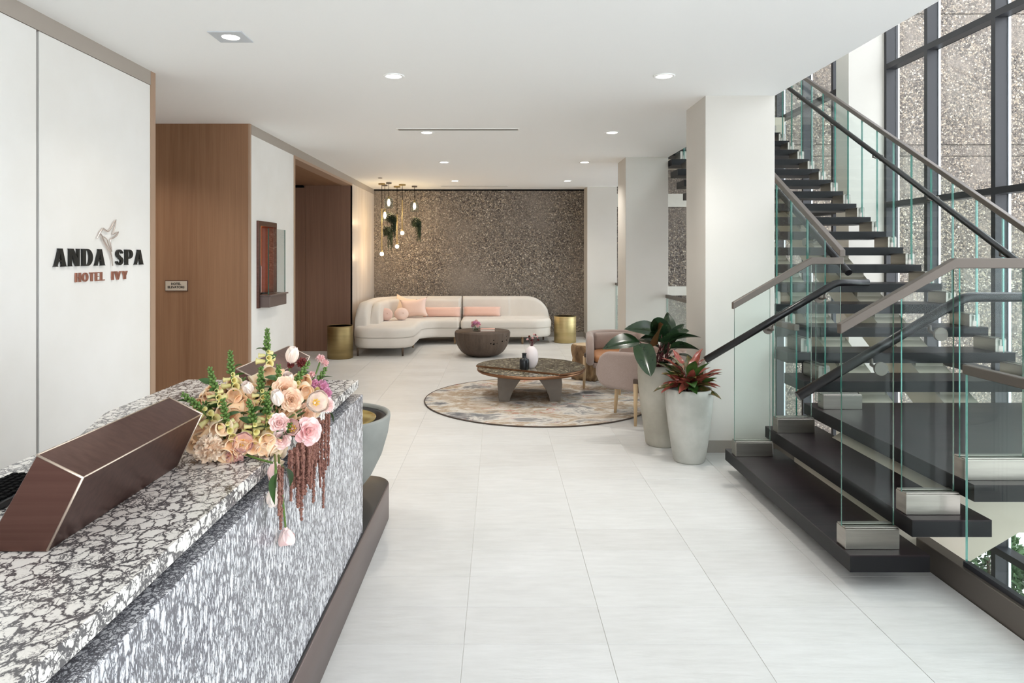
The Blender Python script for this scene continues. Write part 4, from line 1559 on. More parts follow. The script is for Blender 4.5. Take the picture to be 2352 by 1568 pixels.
# glass of pink flowers and a book on it
gv = thing('flower_glass', 'small clear glass of pink flowers on the carved bowl table', 'vase', (-0.36, 11.0, HB))
MB().lathe([(0, 0.0), (0.05, 0.0), (0.062, 0.01), (0.07, 0.05), (0.062, 0.085), (0.058, 0.085), (0.066, 0.05), (0.058, 0.012), (0, 0.008)], 28, (-0.36, 11.0, HB)).build('glass', 'clear_glass', gv)
st2 = MB()
for k in range(6):
    a = k * 1.05
    st2.tube([(-0.36 + 0.03 * cos(a), 11.0 + 0.03 * sin(a), HB + 0.012), (-0.36 + 0.05 * cos(a + 2), 11.0 + 0.05 * sin(a + 2), HB + 0.12)], 0.003, 5)
st2.build('stem', 'stem_green', gv)
bk = thing('book', 'blush pink book lying on the carved bowl table', 'book', (-0.16, 11.0, HB))
MB().box(-0.285, 10.93, HB + 0.004, -0.065, 11.07, HB + 0.034).build('pages', 'paper', bk)
MB().box(-0.29, 10.925, HB + 0.0005, -0.06, 11.075, HB + 0.005).box(-0.29, 10.925, HB + 0.033, -0.06, 11.075, HB + 0.038).box(-0.29, 10.925, HB + 0.004, -0.285, 11.075, HB + 0.034).build('cover', 'book', bk, 0.001, 1)

# ---------------------------------------------------------------- round rug
RX, RY, RR = 0.44, 7.68, 1.265
rg = thing('rug', 'round abstract beige grey and rust rug under the granite table', 'rug', (RX, RY, 0))
MB().lathe([(0, 0.001), (RR - 0.004, 0.001), (RR - 0.004, 0.010), (RR - 0.012, 0.012), (0, 0.012)], 128, (RX, RY, 0)).build('pile', 'rug', rg)
MB().tube([(RX + RR * cos(2 * pi * i / 128), RY + RR * sin(2 * pi * i / 128), 0.0075) for i in range(129)], 0.0068, 6).build('binding', 'rug_edge', rg)

# ---------------------------------------------------------------- granite coffee table
gx, gy, gz = 0.365, 7.80, 0.36
gt = thing('coffee_table', 'low round granite topped coffee table with copper edge and two stone legs', 'coffee table', (gx, gy, 0.0125))
def blob(rx, ry, n=96, dx=0, dy=0):
    return [(gx + dx + rx * cos(2 * pi * i / n) * (1 + 0.02 * cos(2 * 2 * pi * i / n + 0.6)), gy + dy + ry * sin(2 * pi * i / n)) for i in range(n)]
low = blob(0.60, 0.60)
MB().slab(low, gz - 0.058, gz - 0.024, 0.014, 0.0, 4).build('copper_edge', 'copper', gt)
MB().slab(shrink(low, 0.004), gz - 0.0245, gz - 0.020, 0.0, 0.002, 2).build('lower_top', 'granite', gt)
# upper leaf: the disc cut by a chord towards the front left
d = Vector((0.985, -0.62)).normalized()
nrm = Vector((d.y, -d.x))
def half(pts, c):
    out = []
    n = len(pts)
    for i in range(n):
        a, b = Vector(pts[i]), Vector(pts[(i + 1) % n])
        fa, fb = (a - Vector((gx, gy))).dot(nrm) - c, (b - Vector((gx, gy))).dot(nrm) - c
        if fa <= 0:
            out.append(a)
        if (fa < 0) != (fb < 0):
            out.append(a.lerp(b, fa / (fa - fb)))
    return out
if nrm.y > 0:
    nrm = -nrm
up_o = half(blob(0.612, 0.612), 0.30)
MB().prism([tuple(p) for p in up_o], 'z', gz - 0.020, gz - 0.003).build('leaf_edge', 'copper', gt, 0.002, 1)
MB().prism([tuple(p) for p in half(blob(0.608, 0.608), 0.296)], 'z', gz - 0.003, gz).build('top', 'granite', gt, 0.001, 1)
# arched base: two legs joined under the top
def arch_leg(sx):
    out = []
    oz, tz = 0.0125, gz - 0.06
    xo = 0.345
    prof = [(xo, tz), (xo + 0.012, 0.2), (xo - 0.005, oz)]
    inner = [(xo - 0.125 - 0.135 * t ** 1.6, oz + (tz - 0.03 - oz) * t) for t in [i / 10 for i in range(11)]]
    pts = prof + inner + [(0.0, tz - 0.03), (0.0, tz)]
    return [(gx - 0.02 + sx * px, pz) for px, pz in pts]
for sx in (-1, 1):
    MB().prism(arch_leg(sx), 'y', gy - 0.30, gy + 0.30, smooth=False).build('leg', 'table_leg', gt, 0.006, 2)

# vases on it
zt = gz + 0.0005
vb = thing('bottle_vase', 'black ceramic bottle vase on the granite table', 'vase', (0.285, 7.55, gz))
MB().lathe([(0, 0), (0.048, 0.0), (0.054, 0.006), (0.054, 0.095), (0.05, 0.112), (0.03, 0.122), (0.024, 0.128), (0.024, 0.168), (0.027, 0.172), (0.027, 0.178), (0.018, 0.178), (0.016, 0.13), (0, 0.12)], 36, (0.285, 7.55, zt)).build('body', 'vase_black', vb)
vw = thing('round_vase', 'white round ceramic vase with red sprigs behind the black bottle', 'vase', (0.37, 7.66, gz))
pr = [(0, 0.0), (0.035, 0.0)]
for k in range(1, 18):
    a = -pi / 2 + 0.45 + (pi - 0.62) * k / 18
    pr.append((0.078 * cos(a), 0.118 + 0.128 * sin(a)))
pr += [(0.012, 0.243), (0.009, 0.243), (0.009, 0.2), (0, 0.19)]
MB().lathe(pr, 36, (0.37, 7.66, zt)).build('body', 'vase_white', vw)

# ---------------------------------------------------------------- burl stump table
sx_, sy_ = 1.18, 8.96
sm = thing('stump_table', 'rough burl wood stump table between rug and armchair', 'side table', (sx_, sy_, 0))
random.seed(5)
ph = [random.uniform(0, 6.28) for _ in range(8)]
def wob(t, z):
    return 1 + 0.10 * sin(3 * t + ph[0] + z * 4) + 0.07 * sin(7 * t + ph[1] - z * 9) + 0.05 * sin(13 * t + ph[2] + z * 14) + 0.03 * sin(23 * t + z * 31 + ph[3])
MB().lathe([(0.185, 0.0), (0.195, 0.05), (0.19, 0.12), (0.18, 0.18), (0.186, 0.24), (0.195, 0.30), (0.20, 0.36), (0.196, 0.41), (0.19, 0.44), (0.18, 0.447)], 72, (sx_, sy_, 0), wob=wob).build('trunk', 'bark', sm)
MB().lathe([(0, 0.445), (0.178, 0.445), (0.174, 0.455), (0, 0.456)], 72, (sx_, sy_, 0), wob=lambda t, z: wob(t, 0.447)).build('cut_top', 'stump_cut', sm)

# ---------------------------------------------------------------- armchairs (local: faces +x)
def armchair(label, loc, rz):
    a = thing('armchair', label, 'armchair', loc, 'taupe wool armchairs', True, rz)
    W, D = 0.335, 0.40         # half width and half depth of the shell line
    pth = path_fillet([(D, W), (-D, W, 0.30), (-D, -W, 0.30), (D, -W)], 14)

    def z0(s, L):
        e = min(s, L - s)
        return 0.295 + 0.055 * max(0, 1 - e / 0.5) + 0.09 * (1 - sqrt(max(0, 1 - (max(0, 0.09 - e) / 0.09) ** 2)))

    def z1(s, L):
        e = min(s, L - s)
        return 0.685 - 0.15 * (1 - sqrt(max(0, 1 - (max(0, 0.14 - e) / 0.14) ** 2)))
    MB().sweep(pth, 0.042, z0, z1, 0.038, 5).build('shell', 'taupe_fabric', a)
    seat = dense(fillet([(D - 0.06, W - 0.03, 0.05), (-D + 0.03, W - 0.03, 0.22), (-D + 0.03, -W + 0.03, 0.22), (D - 0.06, -W + 0.03, 0.05)], 8), 0.05)
    MB().slab(seat, 0.312, 0.375, 0.02, 0.01, 4).build('seat_base', 'taupe_fabric', a)
    cu = dense(fillet([(D - 0.04, W - 0.045, 0.07), (-D + 0.05, W - 0.045, 0.22), (-D + 0.05, -W + 0.045, 0.22), (D - 0.04, -W + 0.045, 0.07)], 8), 0.05)
    MB().slab(cu, 0.376, 0.458, 0.03, 0.034, 5).build('seat_cushion', 'tan_leather', a)
    MB().sweep(path_fillet([(-D + 0.16, W - 0.06), (-D + 0.055, 0.0, 0.2), (-D + 0.16, -W + 0.06)]), 0.045, lambda s, L: 0.45, round_end('start', 0.05, 0.66, 0.6), 0.04, 4).build('back_cushion', 'taupe_fabric', a)
    for lx, ly, top in ((0.0, W + 0.054, 0.40), (0.0, -W - 0.054, 0.40), (0.30, 0.0, 0.32), (-0.32, 0.0, 0.32)):
        s_ = 0 if ly == 0 else (1 if ly > 0 else -1)
        MB().tube([(lx * 1.08, ly + s_ * 0.012, 0.0), (lx, ly, top)], [0.014, 0.024], 12).build('leg', 'leg_wood', a)
    for ly in (W + 0.05, -W - 0.05):
        MB().box(-0.025, ly - 0.014, 0.39, 0.025, ly + 0.014, 0.44).build('leg_bracket', 'dark_leg', a, 0.006, 2)
    return a
armchair('taupe wool armchair next to the planters, side turned to the viewer', (1.48, 6.83, 0), R(153))
armchair('taupe wool armchair with tan seat beside the burl stump', (1.43, 8.20, 0), R(264))

# ================================================================ pendant lamps
def pendant_base(label, x, y, copper):
    p = thing('pendant_lamp', label, 'pendant lamp', (x, y, ZC), 'cluster of pendant lamps in the corner')
    r = 0.062 if copper else 0.05
    MB().lathe([(0, 0), (r, 0), (r, 0.024), (0, 0.024)], 28, (x, y, ZC - 0.0245)).build('canopy', 'brass_dark' if copper else 'rail', p)
    return p


def glow(p, z, e):
    l = bpy.data.lights.new('bulb_glow', 'POINT')
    l.energy = e
    l.color = (1.0, 0.74, 0.45)
    l.shadow_soft_size = 0.03
    o = bpy.data.objects.new('bulb_glow', l)
    C.objects.link(o)
    o.parent = p
    o.location = (0, 0, z - ZC)


def rod_lamp(label, x, y, zrod, zball):
    p = pendant_base(label, x, y, True)
    MB().tube([(x, y, ZC - 0.02), (x, y, zrod)], 0.005, 8).build('cord', 'black', p)
    MB().tube([(x, y, zrod), (x, y, zball + 0.05)], 0.011, 12).build('rod', 'brass', p)
    MB().lathe([(0.0, 0.0), (0.018, 0.0), (0.02, 0.03), (0.0, 0.03)], 16, (x, y, zball + 0.032)).build('socket', 'brass', p)
    MB().ball((x, y, zball), 0.036, 18, 12).build('bulb', 'bulb', p)
    glow(p, zball - 0.06, 3.6)
    return p


def glass_lamp(label, x, y, zb):
    p = pendant_base(label, x, y, False)
    MB().tube([(x, y, ZC - 0.02), (x, y, zb + 0.12)], 0.0045, 8).build('cord', 'black', p)
    MB().lathe([(0.0, 0.0), (0.018, 0.0), (0.02, 0.05), (0.0, 0.055)], 16, (x, y, zb + 0.07)).build('socket', 'brass_dark', p)
    MB().lathe([(0.0, 0.0), (0.018, 0.006), (0.03, 0.045), (0.022, 0.09), (0.013, 0.12)], 18, (x, y, zb - 0.05)).build('bulb', 'bulb', p)
    sh = MB()
    sh.lathe_open([(0.082, -0.10), (0.085, 0.02), (0.078, 0.07), (0.03, 0.105), (0.02, 0.115), (0.017, 0.113), (0.027, 0.102), (0.075, 0.067), (0.081, 0.02), (0.079, -0.10), (0.082, -0.10)], 28, (x, y, zb))
    sh.build('glass_shade', 'clear_glass', p)
    glow(p, zb - 0.13, 3.0)
    return p


def zpx(py, Y):
    return H - (py - CY) * Y / F


def xpx(px, Y):
    return (px - CX) * Y / F


rod_lamp('brass rod pendant that hangs lowest, ending in a small globe', xpx(877, 12.45), 12.45, zpx(479, 12.45), zpx(583, 12.45))
rod_lamp('brass rod pendant of middle length in the cluster', xpx(912, 12.95), 12.95, zpx(492, 12.95), zpx(566, 12.95))
rod_lamp('brass rod pendant with the highest globe of the three rods', xpx(924, 12.6), 12.6, zpx(459, 12.6), zpx(535, 12.6))
glass_lamp('glass shaded pendant highest in the cluster', xpx(893, 12.3), 12.3, zpx(466, 12.3))
glass_lamp('glass shaded pendant nearest the plaster wall, above a trailing plant', xpx(884, 12.7), 12.7, zpx(495, 12.7))
glass_lamp('glass shaded pendant apart from the cluster, above a trailing plant', xpx(952, 12.9), 12.9, zpx(474, 12.9))


def trailing(label, x, y, z, zhang, r, side, seed):
    """a moss ball on a thin cord with strands that trail down on one side"""
    random.seed(seed)
    t = thing('hanging_plant', label, 'hanging plant', (x, y, z), 'trailing plants hung among the pendants')
    MB().tube([(x, y, zhang), (x, y, z + r * 0.6)], 0.0025, 6).build('cord', 'black', t)
    MB().ball((x, y, z), (r * 0.85, r * 0.85, r * 0.8), 14, 10).build('moss_ball', 'trail', t)
    m = MB()
    for k in range(420):
        a = random.uniform(0, 2 * pi)
        b = random.uniform(-0.9, 1.3)
        d = Vector((cos(a) * cos(b), sin(a) * cos(b), sin(b)))
        p = Vector((x, y, z)) + d * r * random.uniform(0.75, 1.05)
        e = (d + Vector((0, 0, -0.7)) + Vector((random.uniform(-.5, .5),) * 3)).normalized()
        u = e.cross(d).normalized() * 0.007
        m.add([p - u, p + u, p + e * 0.045], [(0, 1, 2)])
    for k in range(46):
        a = random.gauss(side, 0.7)
        rr = r * random.uniform(0.6, 1.05)
        p = Vector((x + rr * cos(a), y + rr * sin(a) * 0.8, z + random.uniform(-0.03, 0.05)))
        L = random.uniform(0.12, 0.36)
        for i in range(int(L / 0.012)):
            q = p + Vector((random.uniform(-.012, .012), random.uniform(-.012, .012), -0.012 * i))
            w = Vector((random.uniform(-1, 1), random.uniform(-1, 1), -1.2)).normalized() * 0.03
            u = w.cross(Vector((random.uniform(-1, 1), random.uniform(-1, 1), 0.2))).normalized() * 0.006
            m.add([q - u, q + u, q + w], [(0, 1, 2)])
    m.build('foliage', 'trail', t, kind='stuff')


trailing('trailing plant hung under the highest glass pendant', xpx(898, 12.3), 12.3, zpx(502, 12.3), zpx(470, 12.3), 0.085, 0.0, 1)
trailing('trailing plant hung lowest, next to the brass rods', xpx(890, 12.7), 12.7, zpx(531, 12.7), zpx(500, 12.7), 0.085, 0.2, 2)
trailing('trailing plant hung apart under the lone glass pendant', xpx(956, 12.9), 12.9, zpx(511, 12.9), zpx(478, 12.9), 0.085, 0.1, 3)

# ================================================================ planters
def leaf_mesh(name, L, W, mat, fold=0.25, droop=0.35, heart=0.0, nu=6, nv=10, curl=0.0):
    """a leaf along +x with its face up; heart > 0 widens the base"""
    def fn(u, v):
        a = 2 * u - 1
        t = v
        w = W * (sin(pi * t ** (0.62 if heart else 0.8)) ** 0.85 if 0 < t < 1 else 0)
        if heart:
            w = W * (max(0.0, 1 - t) ** 0.62) * (t ** 0.28) * 1.35
        x = L * t - (heart * L * 0.22 * a * a * max(0, 1 - t * 3) if heart else 0)
        y = a * w
        z = fold * abs(a) * w - droop * L * t * t + curl * w * a * a * sin(t * 9) * 0.3
        return (x, y, z)
    return MB().grid(fn, nu, nv).mesh(name, mat)


def place_leaf(me, name, parent, p, d, roll=0.0, s=1.0):
    d = Vector(d).normalized()
    up = Vector((0, 0, 1))
    yv = up.cross(d)
    yv = yv.normalized() if yv.length > 1e-3 else Vector((0, 1, 0))
    zv = d.cross(yv)
    yv, zv = yv * cos(roll) + zv * sin(roll), zv * cos(roll) - yv * sin(roll)
    m = Matrix(((d.x, yv.x, zv.x, p[0]), (d.y, yv.y, zv.y, p[1]), (d.z, yv.z, zv.z, p[2]), (0, 0, 0, 1))) @ Matrix.Scale(s, 4)
    return put(me, name, parent, m)


# tall pot with a broad-leaved plant
ax, ay, ah = 1.40, 5.86, 0.69
pa = thing('planter', 'tall grey concrete planter with a broad dark leaved plant', 'planter', (ax, ay, 0), 'concrete planters by the column')
MB().lathe([(0.0, 0.0), (0.125, 0.0), (0.135, 0.012), (0.155, 0.15), (0.178, 0.32), (0.197, 0.50), (0.203, 0.62), (0.20, ah - 0.01), (0.193, ah), (0.178, ah), (0.174, ah - 0.02), (0.172, 0.58), (0.0, 0.57)], 56, (ax, ay, 0)).build('pot', 'pot', pa)
MB().lathe([(0, 0.60), (0.10, 0.612), (0.173, 0.60), (0.16, 0.58)], 32, (ax, ay, 0)).build('soil', 'soil', pa)
big = leaf_mesh('leaf', 0.30, 0.085, 'leaf_dark', 0.35, 0.25)
bigu = leaf_mesh('leaf', 0.27, 0.105, 'leaf_under', 0.4, 0.2)
hrt = leaf_mesh('leaf', 0.27, 0.105, 'leaf_dark', 0.3, 0.12, 1.0)
sml = leaf_mesh('leaf', 0.17, 0.05, 'leaf_dark', 0.3, 0.25)
ZS = 0.60
# (attachment x, y, z, direction, roll, mesh, scale)
LV = [
    (at(1545, 790, 5.80), (-0.95, -0.35, 0.42), -0.5, big, 1.0),
    (at(1512, 790, 5.72), (-0.15, -0.5, 0.55), 1.3, bigu, 1.0),
    (at(1532, 800, 5.78), (0.35, -0.25, 0.75), 0.9, hrt, 0.95),
    (at(1536, 785, 5.66), (0.8, -0.45, 0.42), -0.35, big, 0.9),
    (at(1538, 800, 5.62), (0.85, -0.4, 0.22), -0.6, big, 0.8),
    (at(1470, 785, 5.70), (-0.95, -0.2, 0.02), -0.6, big, 1.05),
    (at(1476, 800, 5.60), (0.05, -0.75, -0.55), 0.2, hrt, 1.05),
    (at(1520, 775, 5.95), (-0.4, 0.6, 0.45), 0.3, big, 0.95),
    (at(1535, 775, 5.92), (0.2, 0.8, 0.35), 0.1, big, 0.9),
    (at(1550, 815, 5.68), (0.6, -0.6, 0.1), 0.0, sml, 1.0),
    (at(1545, 835, 5.72), (0.5, -0.6, -0.05), 0.2, sml, 0.9),
    (at(1525, 830, 5.70), (-0.2, -0.8, 0.1), 0.0, sml, 0.9),
    (at(1540, 812, 5.82), (0.2, -0.6, 0.5), 0.4, sml, 1.0),
    (at(1505, 825, 5.78), (-0.6, -0.5, 0.2), 0.2, sml, 1.0),
    (at(1515, 800, 5.85), (-0.7, 0.1, 0.4), 0.2, big, 0.8),
    (at(1535, 770, 5.86), (0.1, 0.2, 0.9), 0.6, big, 0.7),
    (at(1530, 770, 5.80), (-0.55, -0.5, 0.6), 1.0, hrt, 1.0),
    (at(1520, 768, 5.78), (-0.85, -0.3, 0.32), -0.7, big, 1.1),
    (at(1528, 785, 5.70), (0.55, -0.6, 0.5), 0.7, hrt, 0.9),
    (at(1512, 812, 5.66), (-0.5, -0.8, 0.1), 0.3, hrt, 0.7),
    (at(1530, 825, 5.66), (0.3, -0.8, 0.2), 0.2, hrt, 0.6),
]
random.seed(21)
for k, (p, d, roll, me, s_) in enumerate(LV):
    b0 = Vector((ax + random.uniform(-0.07, 0.07), ay + random.uniform(-0.07, 0.07), ZS))
    mid = b0.lerp(p, 0.55) + Vector((0, 0, 0.05))
    MB().tube([b0, b0.lerp(mid, 0.5) + Vector((0, 0, 0.02)), mid, p.lerp(mid, 0.3), p], [0.007, 0.006, 0.005, 0.0045, 0.004], 7).build('stalk', 'stem_red', pa)
    place_leaf(me, 'leaf', pa, p, d, roll, s_)

# shorter pale pot with a red-leaved plant
bx, by, bh = 1.505, 5.39, 0.575
pb = thing('planter', 'shorter pale concrete planter with a red leaved plant beside the stair', 'planter', (bx, by, 0), 'concrete planters by the column')
MB().lathe([(0.0, 0.0), (0.115, 0.0), (0.122, 0.012), (0.14, 0.12), (0.163, 0.28), (0.18, 0.43), (0.185, 0.52), (0.182, bh - 0.008), (0.176, bh), (0.162, bh), (0.158, bh - 0.02), (0.157, 0.49), (0.0, 0.48)], 56, (bx, by, 0)).build('pot', 'pot_light', pb)
MB().lathe([(0, 0.53), (0.08, 0.536), (0.158, 0.525), (0.15, 0.50)], 32, (bx, by, 0)).build('soil', 'soil', pb)
cr1 = leaf_mesh('leaf', 0.21, 0.034, 'leaf_red', 0.5, 0.3, curl=1)
cr2 = leaf_mesh('leaf', 0.20, 0.036, 'leaf_olive', 0.5, 0.35, curl=1)
cr3 = leaf_mesh('leaf', 0.19, 0.042, 'leaf_green', 0.4, 0.3)
random.seed(8)
for k in range(64):
    a = k * 2.4 + random.uniform(-0.3, 0.3)
    el = random.choice((0.1, 0.35, 0.6, 0.85, 1.15))
    hgt = 0.545 + 0.02 + random.uniform(0, 0.10) * (el + 0.3)
    r0 = random.uniform(0.01, 0.07)
    p = Vector((bx + r0 * cos(a), by + r0 * sin(a), hgt))
    dd = Vector((cos(a) * cos(el), sin(a) * cos(el), sin(el)))
    place_leaf(random.choice((cr1, cr1, cr2, cr2, cr3)), 'leaf', pb, p, dd, random.uniform(-0.5, 0.5), random.uniform(0.8, 1.15))
for k in range(4):
    a = k * 1.6
    MB().tube([(bx + 0.05 * cos(a), by + 0.05 * sin(a), 0.525), (bx + 0.06 * cos(a), by + 0.06 * sin(a), 0.60), (bx + 0.05 * cos(a + .5), by + 0.05 * sin(a + .5), 0.68)], [0.009, 0.007, 0.005], 7).build('stalk', 'stem_red', pb)

# ================================================================ shrubs on the lower terrace outside
def shrub(label, x, y, z, r, seed):
    random.seed(seed)
    t = thing('shrub', label, 'shrub', (x, y, z), 'shrubs on the lower terrace')
    MB().lathe([(0, 0), (r * 0.5, 0), (r * 0.6, 0.3), (r * 0.5, 0.3), (0, 0.28)], 20, (x, y, z)).build('pot', 'bowl_concrete', t)
    MB().tube([(x, y, z + 0.25), (x, y, z + 0.25 + r)], 0.02, 6).build('stem', 'dark_leg', t)
    m = MB()
    for k in range(1500):
        d = Vector((random.gauss(0, 1), random.gauss(0, 1), random.gauss(0, 1))).normalized()
        p = Vector((x, y, z + 0.32 + r * 0.8)) + d * r * random.uniform(0.6, 1.02)
        e = (d + Vector((random.uniform(-.8, .8), random.uniform(-.8, .8), random.uniform(-.5, .8)))).normalized()
        u = e.cross(Vector((random.uniform(-1, 1), random.uniform(-1, 1), random.uniform(-1, 1)))).normalized() * 0.022
        m.add([p - u * 0.3, p + e * 0.035 - u, p + e * 0.085, p + e * 0.035 + u], [(0, 1, 2, 3)])
    m.build('foliage', 'shrub', t, kind='stuff')
shrub('round leafy shrub outside, between landing and dark mullion', 5.85, 8.15, -2.6, 0.36, 31)
shrub('round leafy shrub outside the lower window at the frame edge', 5.75, 7.35, -2.6, 0.33, 32)
shrub('low leafy shrub outside near the pier', 5.9, 9.4, -2.6, 0.34, 33)

# ================================================================ flowers
def petal(m, L, W, cup, base, az, tilt, mi=0, ruffle=0.0, tip=0.0, nu=4, nv=5, xf=None, seed=0):
    """one petal: root at base distance from the axis, leaning out by tilt, cupped sideways"""
    rx = Matrix.Rotation(az, 4, 'Z')

    def fn(u, v):
        a = 2 * u - 1
        w = W * (0.25 + 0.75 * sin(pi * min(1, 0.12 + v * 0.80)) ** 0.8) if v < 1 else W * 0.35
        ang = tilt + tip * v * v
        x = base + L * v * sin(ang)
        z = L * v * cos(ang)
        off = cup * w * (a * a) * 1.2
        rf = ruffle * L * sin(a * 9 + seed) * v * v
        return (x - off * cos(ang) + rf * cos(ang), a * w, z + off * sin(ang) + rf * sin(ang))
    mm = rx if xf is None else xf @ rx
    return m.grid(fn, nu, nv, mi=mi, xf=mm)


def tulip_mesh(mat, open_=0.25, L=0.055, W=0.026):
    m = MB()
    for k in range(6):
        petal(m, L * (1 if k % 2 else 0.94), W, 0.55, 0.006, k * pi / 3, open_ + (0.10 if k % 2 else 0), tip=-0.5 * open_, nu=4, nv=6)
    if open_ > 0.6:
        for k in range(7):
            a = k * 0.9
            m.tube([(0.004 * cos(a), 0.004 * sin(a), 0), (0.011 * cos(a), 0.011 * sin(a), 0.022)], 0.0022, 5, mi=1)
    m.ball((0, 0, 0), 0.008, 8, 6, mi=0)
    return m.mesh('tulip', [mat, 'stamen'])


def rose_mesh(mat, r=0.036, layers=5, seed=0, flat=0.0):
    random.seed(seed)
    m = MB()
    for l in range(layers):
        n = 3 + l
        f = l / (layers - 1)
        for k in range(n):
            petal(m, r * (0.75 + 0.5 * f), r * (0.42 + 0.35 * f), 0.5 - 0.2 * f, r * 0.08 * l, 2 * pi * k / n + l * 0.7 + random.uniform(-.15, .15), 0.05 + (0.75 + flat) * f + random.uniform(-.06, .06), tip=0.35 * f, ruffle=0.04, seed=k + l)
    m.ball((0, 0, 0.004), r * 0.32, 8, 6)
    return m.mesh('rose', mat)


def carnation_mesh(mat, r=0.042, n=56, seed=0):
    random.seed(seed)
    m = MB()
    for k in range(n):
        el = math.acos(1 - 1.25 * (k + 0.5) / n)
        az = k * 2.39996
        d = Vector((sin(el) * cos(az), sin(el) * sin(az), cos(el)))
        xf = mat_from(d * r * 0.25 + Vector((0, 0, 0)), d, random.uniform(0, 6.28))
        petal(m, r * random.uniform(0.65, 0.85), r * 0.30, 0.25, 0.0, 0, random.uniform(-.25, .25), ruffle=0.16, nu=5, nv=3, xf=xf, seed=k)
    m.ball((0, 0, 0), r * 0.45, 10, 8)
    return m.mesh('carnation', mat)


def bell_mesh(mat, L=0.056, r=0.0195):
    m = MB()
    m.lathe_open([(0.003, 0), (r * 0.62, L * 0.10), (r * 0.82, L * 0.32), (r * 0.90, L * 0.62), (r * 1.02, L * 0.84), (r * 1.34, L * 1.0), (r * 1.25, L * 0.985), (r * 0.92, L * 0.82), (r * 0.80, L * 0.55), (r * 0.55, L * 0.12)], 12)
    return m.mesh('bell', mat)


def bud_mesh(mat, L=0.02, r=0.006):
    return MB().lathe([(0, 0), (r * 0.8, L * 0.2), (r, L * 0.55), (r * 0.6, L * 0.9), (0, L)], 8).mesh('bud', mat)


BELL = [bell_mesh('peach'), bell_mesh('apricot'), bell_mesh('peach', 0.05, 0.018)]
YBELL = bell_mesh('bud_yellow', 0.03, 0.009)
BUD = bud_mesh('bud_green', 0.014, 0.005)
GLEAF = leaf_mesh('leaf', 0.055, 0.012, 'leaf_green', 0.4, 0.3, nu=2, nv=5)

fa = thing('flower_arrangement', 'loose bouquet of peach foxgloves, tulips and roses trailing over the counter edge', 'bouquet', (-0.82, 2.27, ZD))
CEN = Vector((-0.83, 2.27, 1.02))
random.seed(44)


def foxglove(tip, root, nb, spread=1.0):
    tip, root = Vector(tip), Vector(root)
    mid = root.lerp(tip, 0.5) + Vector((random.uniform(-.02, .02), random.uniform(-.02, .02), 0.015))
    pts = [root.lerp(mid, i / 5).lerp(mid.lerp(tip, i / 5), i / 5) for i in range(6)]
    stem = MB().tube(pts, [0.0042, 0.004, 0.0036, 0.003, 0.0024, 0.0012], 6).build('foxglove', 'stem_green', fa)

    def on(t):
        t = max(0, min(0.9999, t)) * 5
        i = int(t)
        return pts[i].lerp(pts[i + 1], t - i), (pts[i + 1] - pts[i]).normalized()
    L = (tip - root).length
    # tight green tip, then yellow half-open bells, then peach bells below
    n1 = 26
    for k in range(n1):
        t = 1 - 0.075 / L * 1.0 * (k / n1) * 1.15
        p, d = on(t)
        x, y, z = frame_at(d)
        a = k * 2.4
        o = (x * cos(a) + y * sin(a))
        put(BUD, 'bud', stem, mat_from(p + o * 0.002, o * 0.8 + d * (0.9 - k / n1 * 0.5), 0, 0.7 + 0.5 * k / n1))
    for k in range(7):
        t = 1 - (0.082 + 0.05 * k / 7) / L
        p, d = on(t)
        x, y, z = frame_at(d)
        a = k * 2.1 + 0.6
        o = (x * cos(a) + y * sin(a))
        put(YBELL, 'bell', stem, mat_from(p + o * 0.004, o + d * 0.15 - Vector((0, 0, 0.15)), 0, 0.6 + 0.09 * k))
    for k in range(nb):
        t = 1 - (0.135 + (L - 0.16) * k / max(1, nb)) / L
        p, d = on(t)
        x, y, z = frame_at(d)
        a = k * 2.25 + 0.4
        o = (x * cos(a) + y * sin(a)) * spread
        dd = o - Vector((0, 0, 0.45)) + Vector((0.25, -0.45, 0)) + Vector((random.uniform(-.2, .2), random.uniform(-.2, .2), random.uniform(-.2, .2)))
        put(random.choice(BELL), 'bell', stem, mat_from(p + o * 0.006, dd, random.uniform(0, 6), random.uniform(0.85, 1.15)))
    for k in range(4):
        p, d = on(0.75 - 0.12 * k)
        a = random.uniform(0, 6.28)
        place_leaf(GLEAF, 'leaf', stem, p, Vector((cos(a), sin(a), 0.5)), random.uniform(-1, 1), 0.9)
    return stem


for tip, root, nb in ((at(614, 757, 2.42), at(612, 960, 2.40), 12), (at(529, 808, 2.30), at(560, 990, 2.28), 12), (at(482, 846, 2.20), at(530, 1000, 2.20), 10),
                      (at(420, 905, 2.10), at(520, 1010, 2.16), 9), (at(600, 845, 2.28), at(610, 990, 2.26), 9), (at(710, 832, 2.44), at(640, 980, 2.32), 8),
                      (at(512, 918, 2.10), at(545, 1040, 2.14), 9), (at(612, 902, 2.16), at(600, 1040, 2.18), 8), (at(665, 975, 2.16), at(610, 1050, 2.20), 5),
                      (at(748, 846, 2.56), at(680, 960, 2.42), 4), (at(560, 870, 2.40), at(590, 1000, 2.34), 10), (at(640, 840, 2.36), at(640, 985, 2.30), 9),
                      (at(470, 925, 2.18), at(540, 1030, 2.20), 9), (at(570, 920, 2.12), at(580, 1035, 2.16), 10)):
    foxglove(tip, root, nb)


def bloom(me, name, p, d, s=1.0, roll=0.0, stem_to=None):
    o = put(me, name, fa, mat_from(p, d, roll, s))
    if stem_to is not None:
        p = Vector(p)
        q = Vector(stem_to)
        c = p - Vector(d).normalized() * 0.06
        MB().tube([p, p.lerp(c, 0.6), c.lerp(q, 0.3), q], 0.0028, 6).build('stem', 'stem_green', o).matrix_parent_inverse = o.matrix_basis.inverted()
    return o


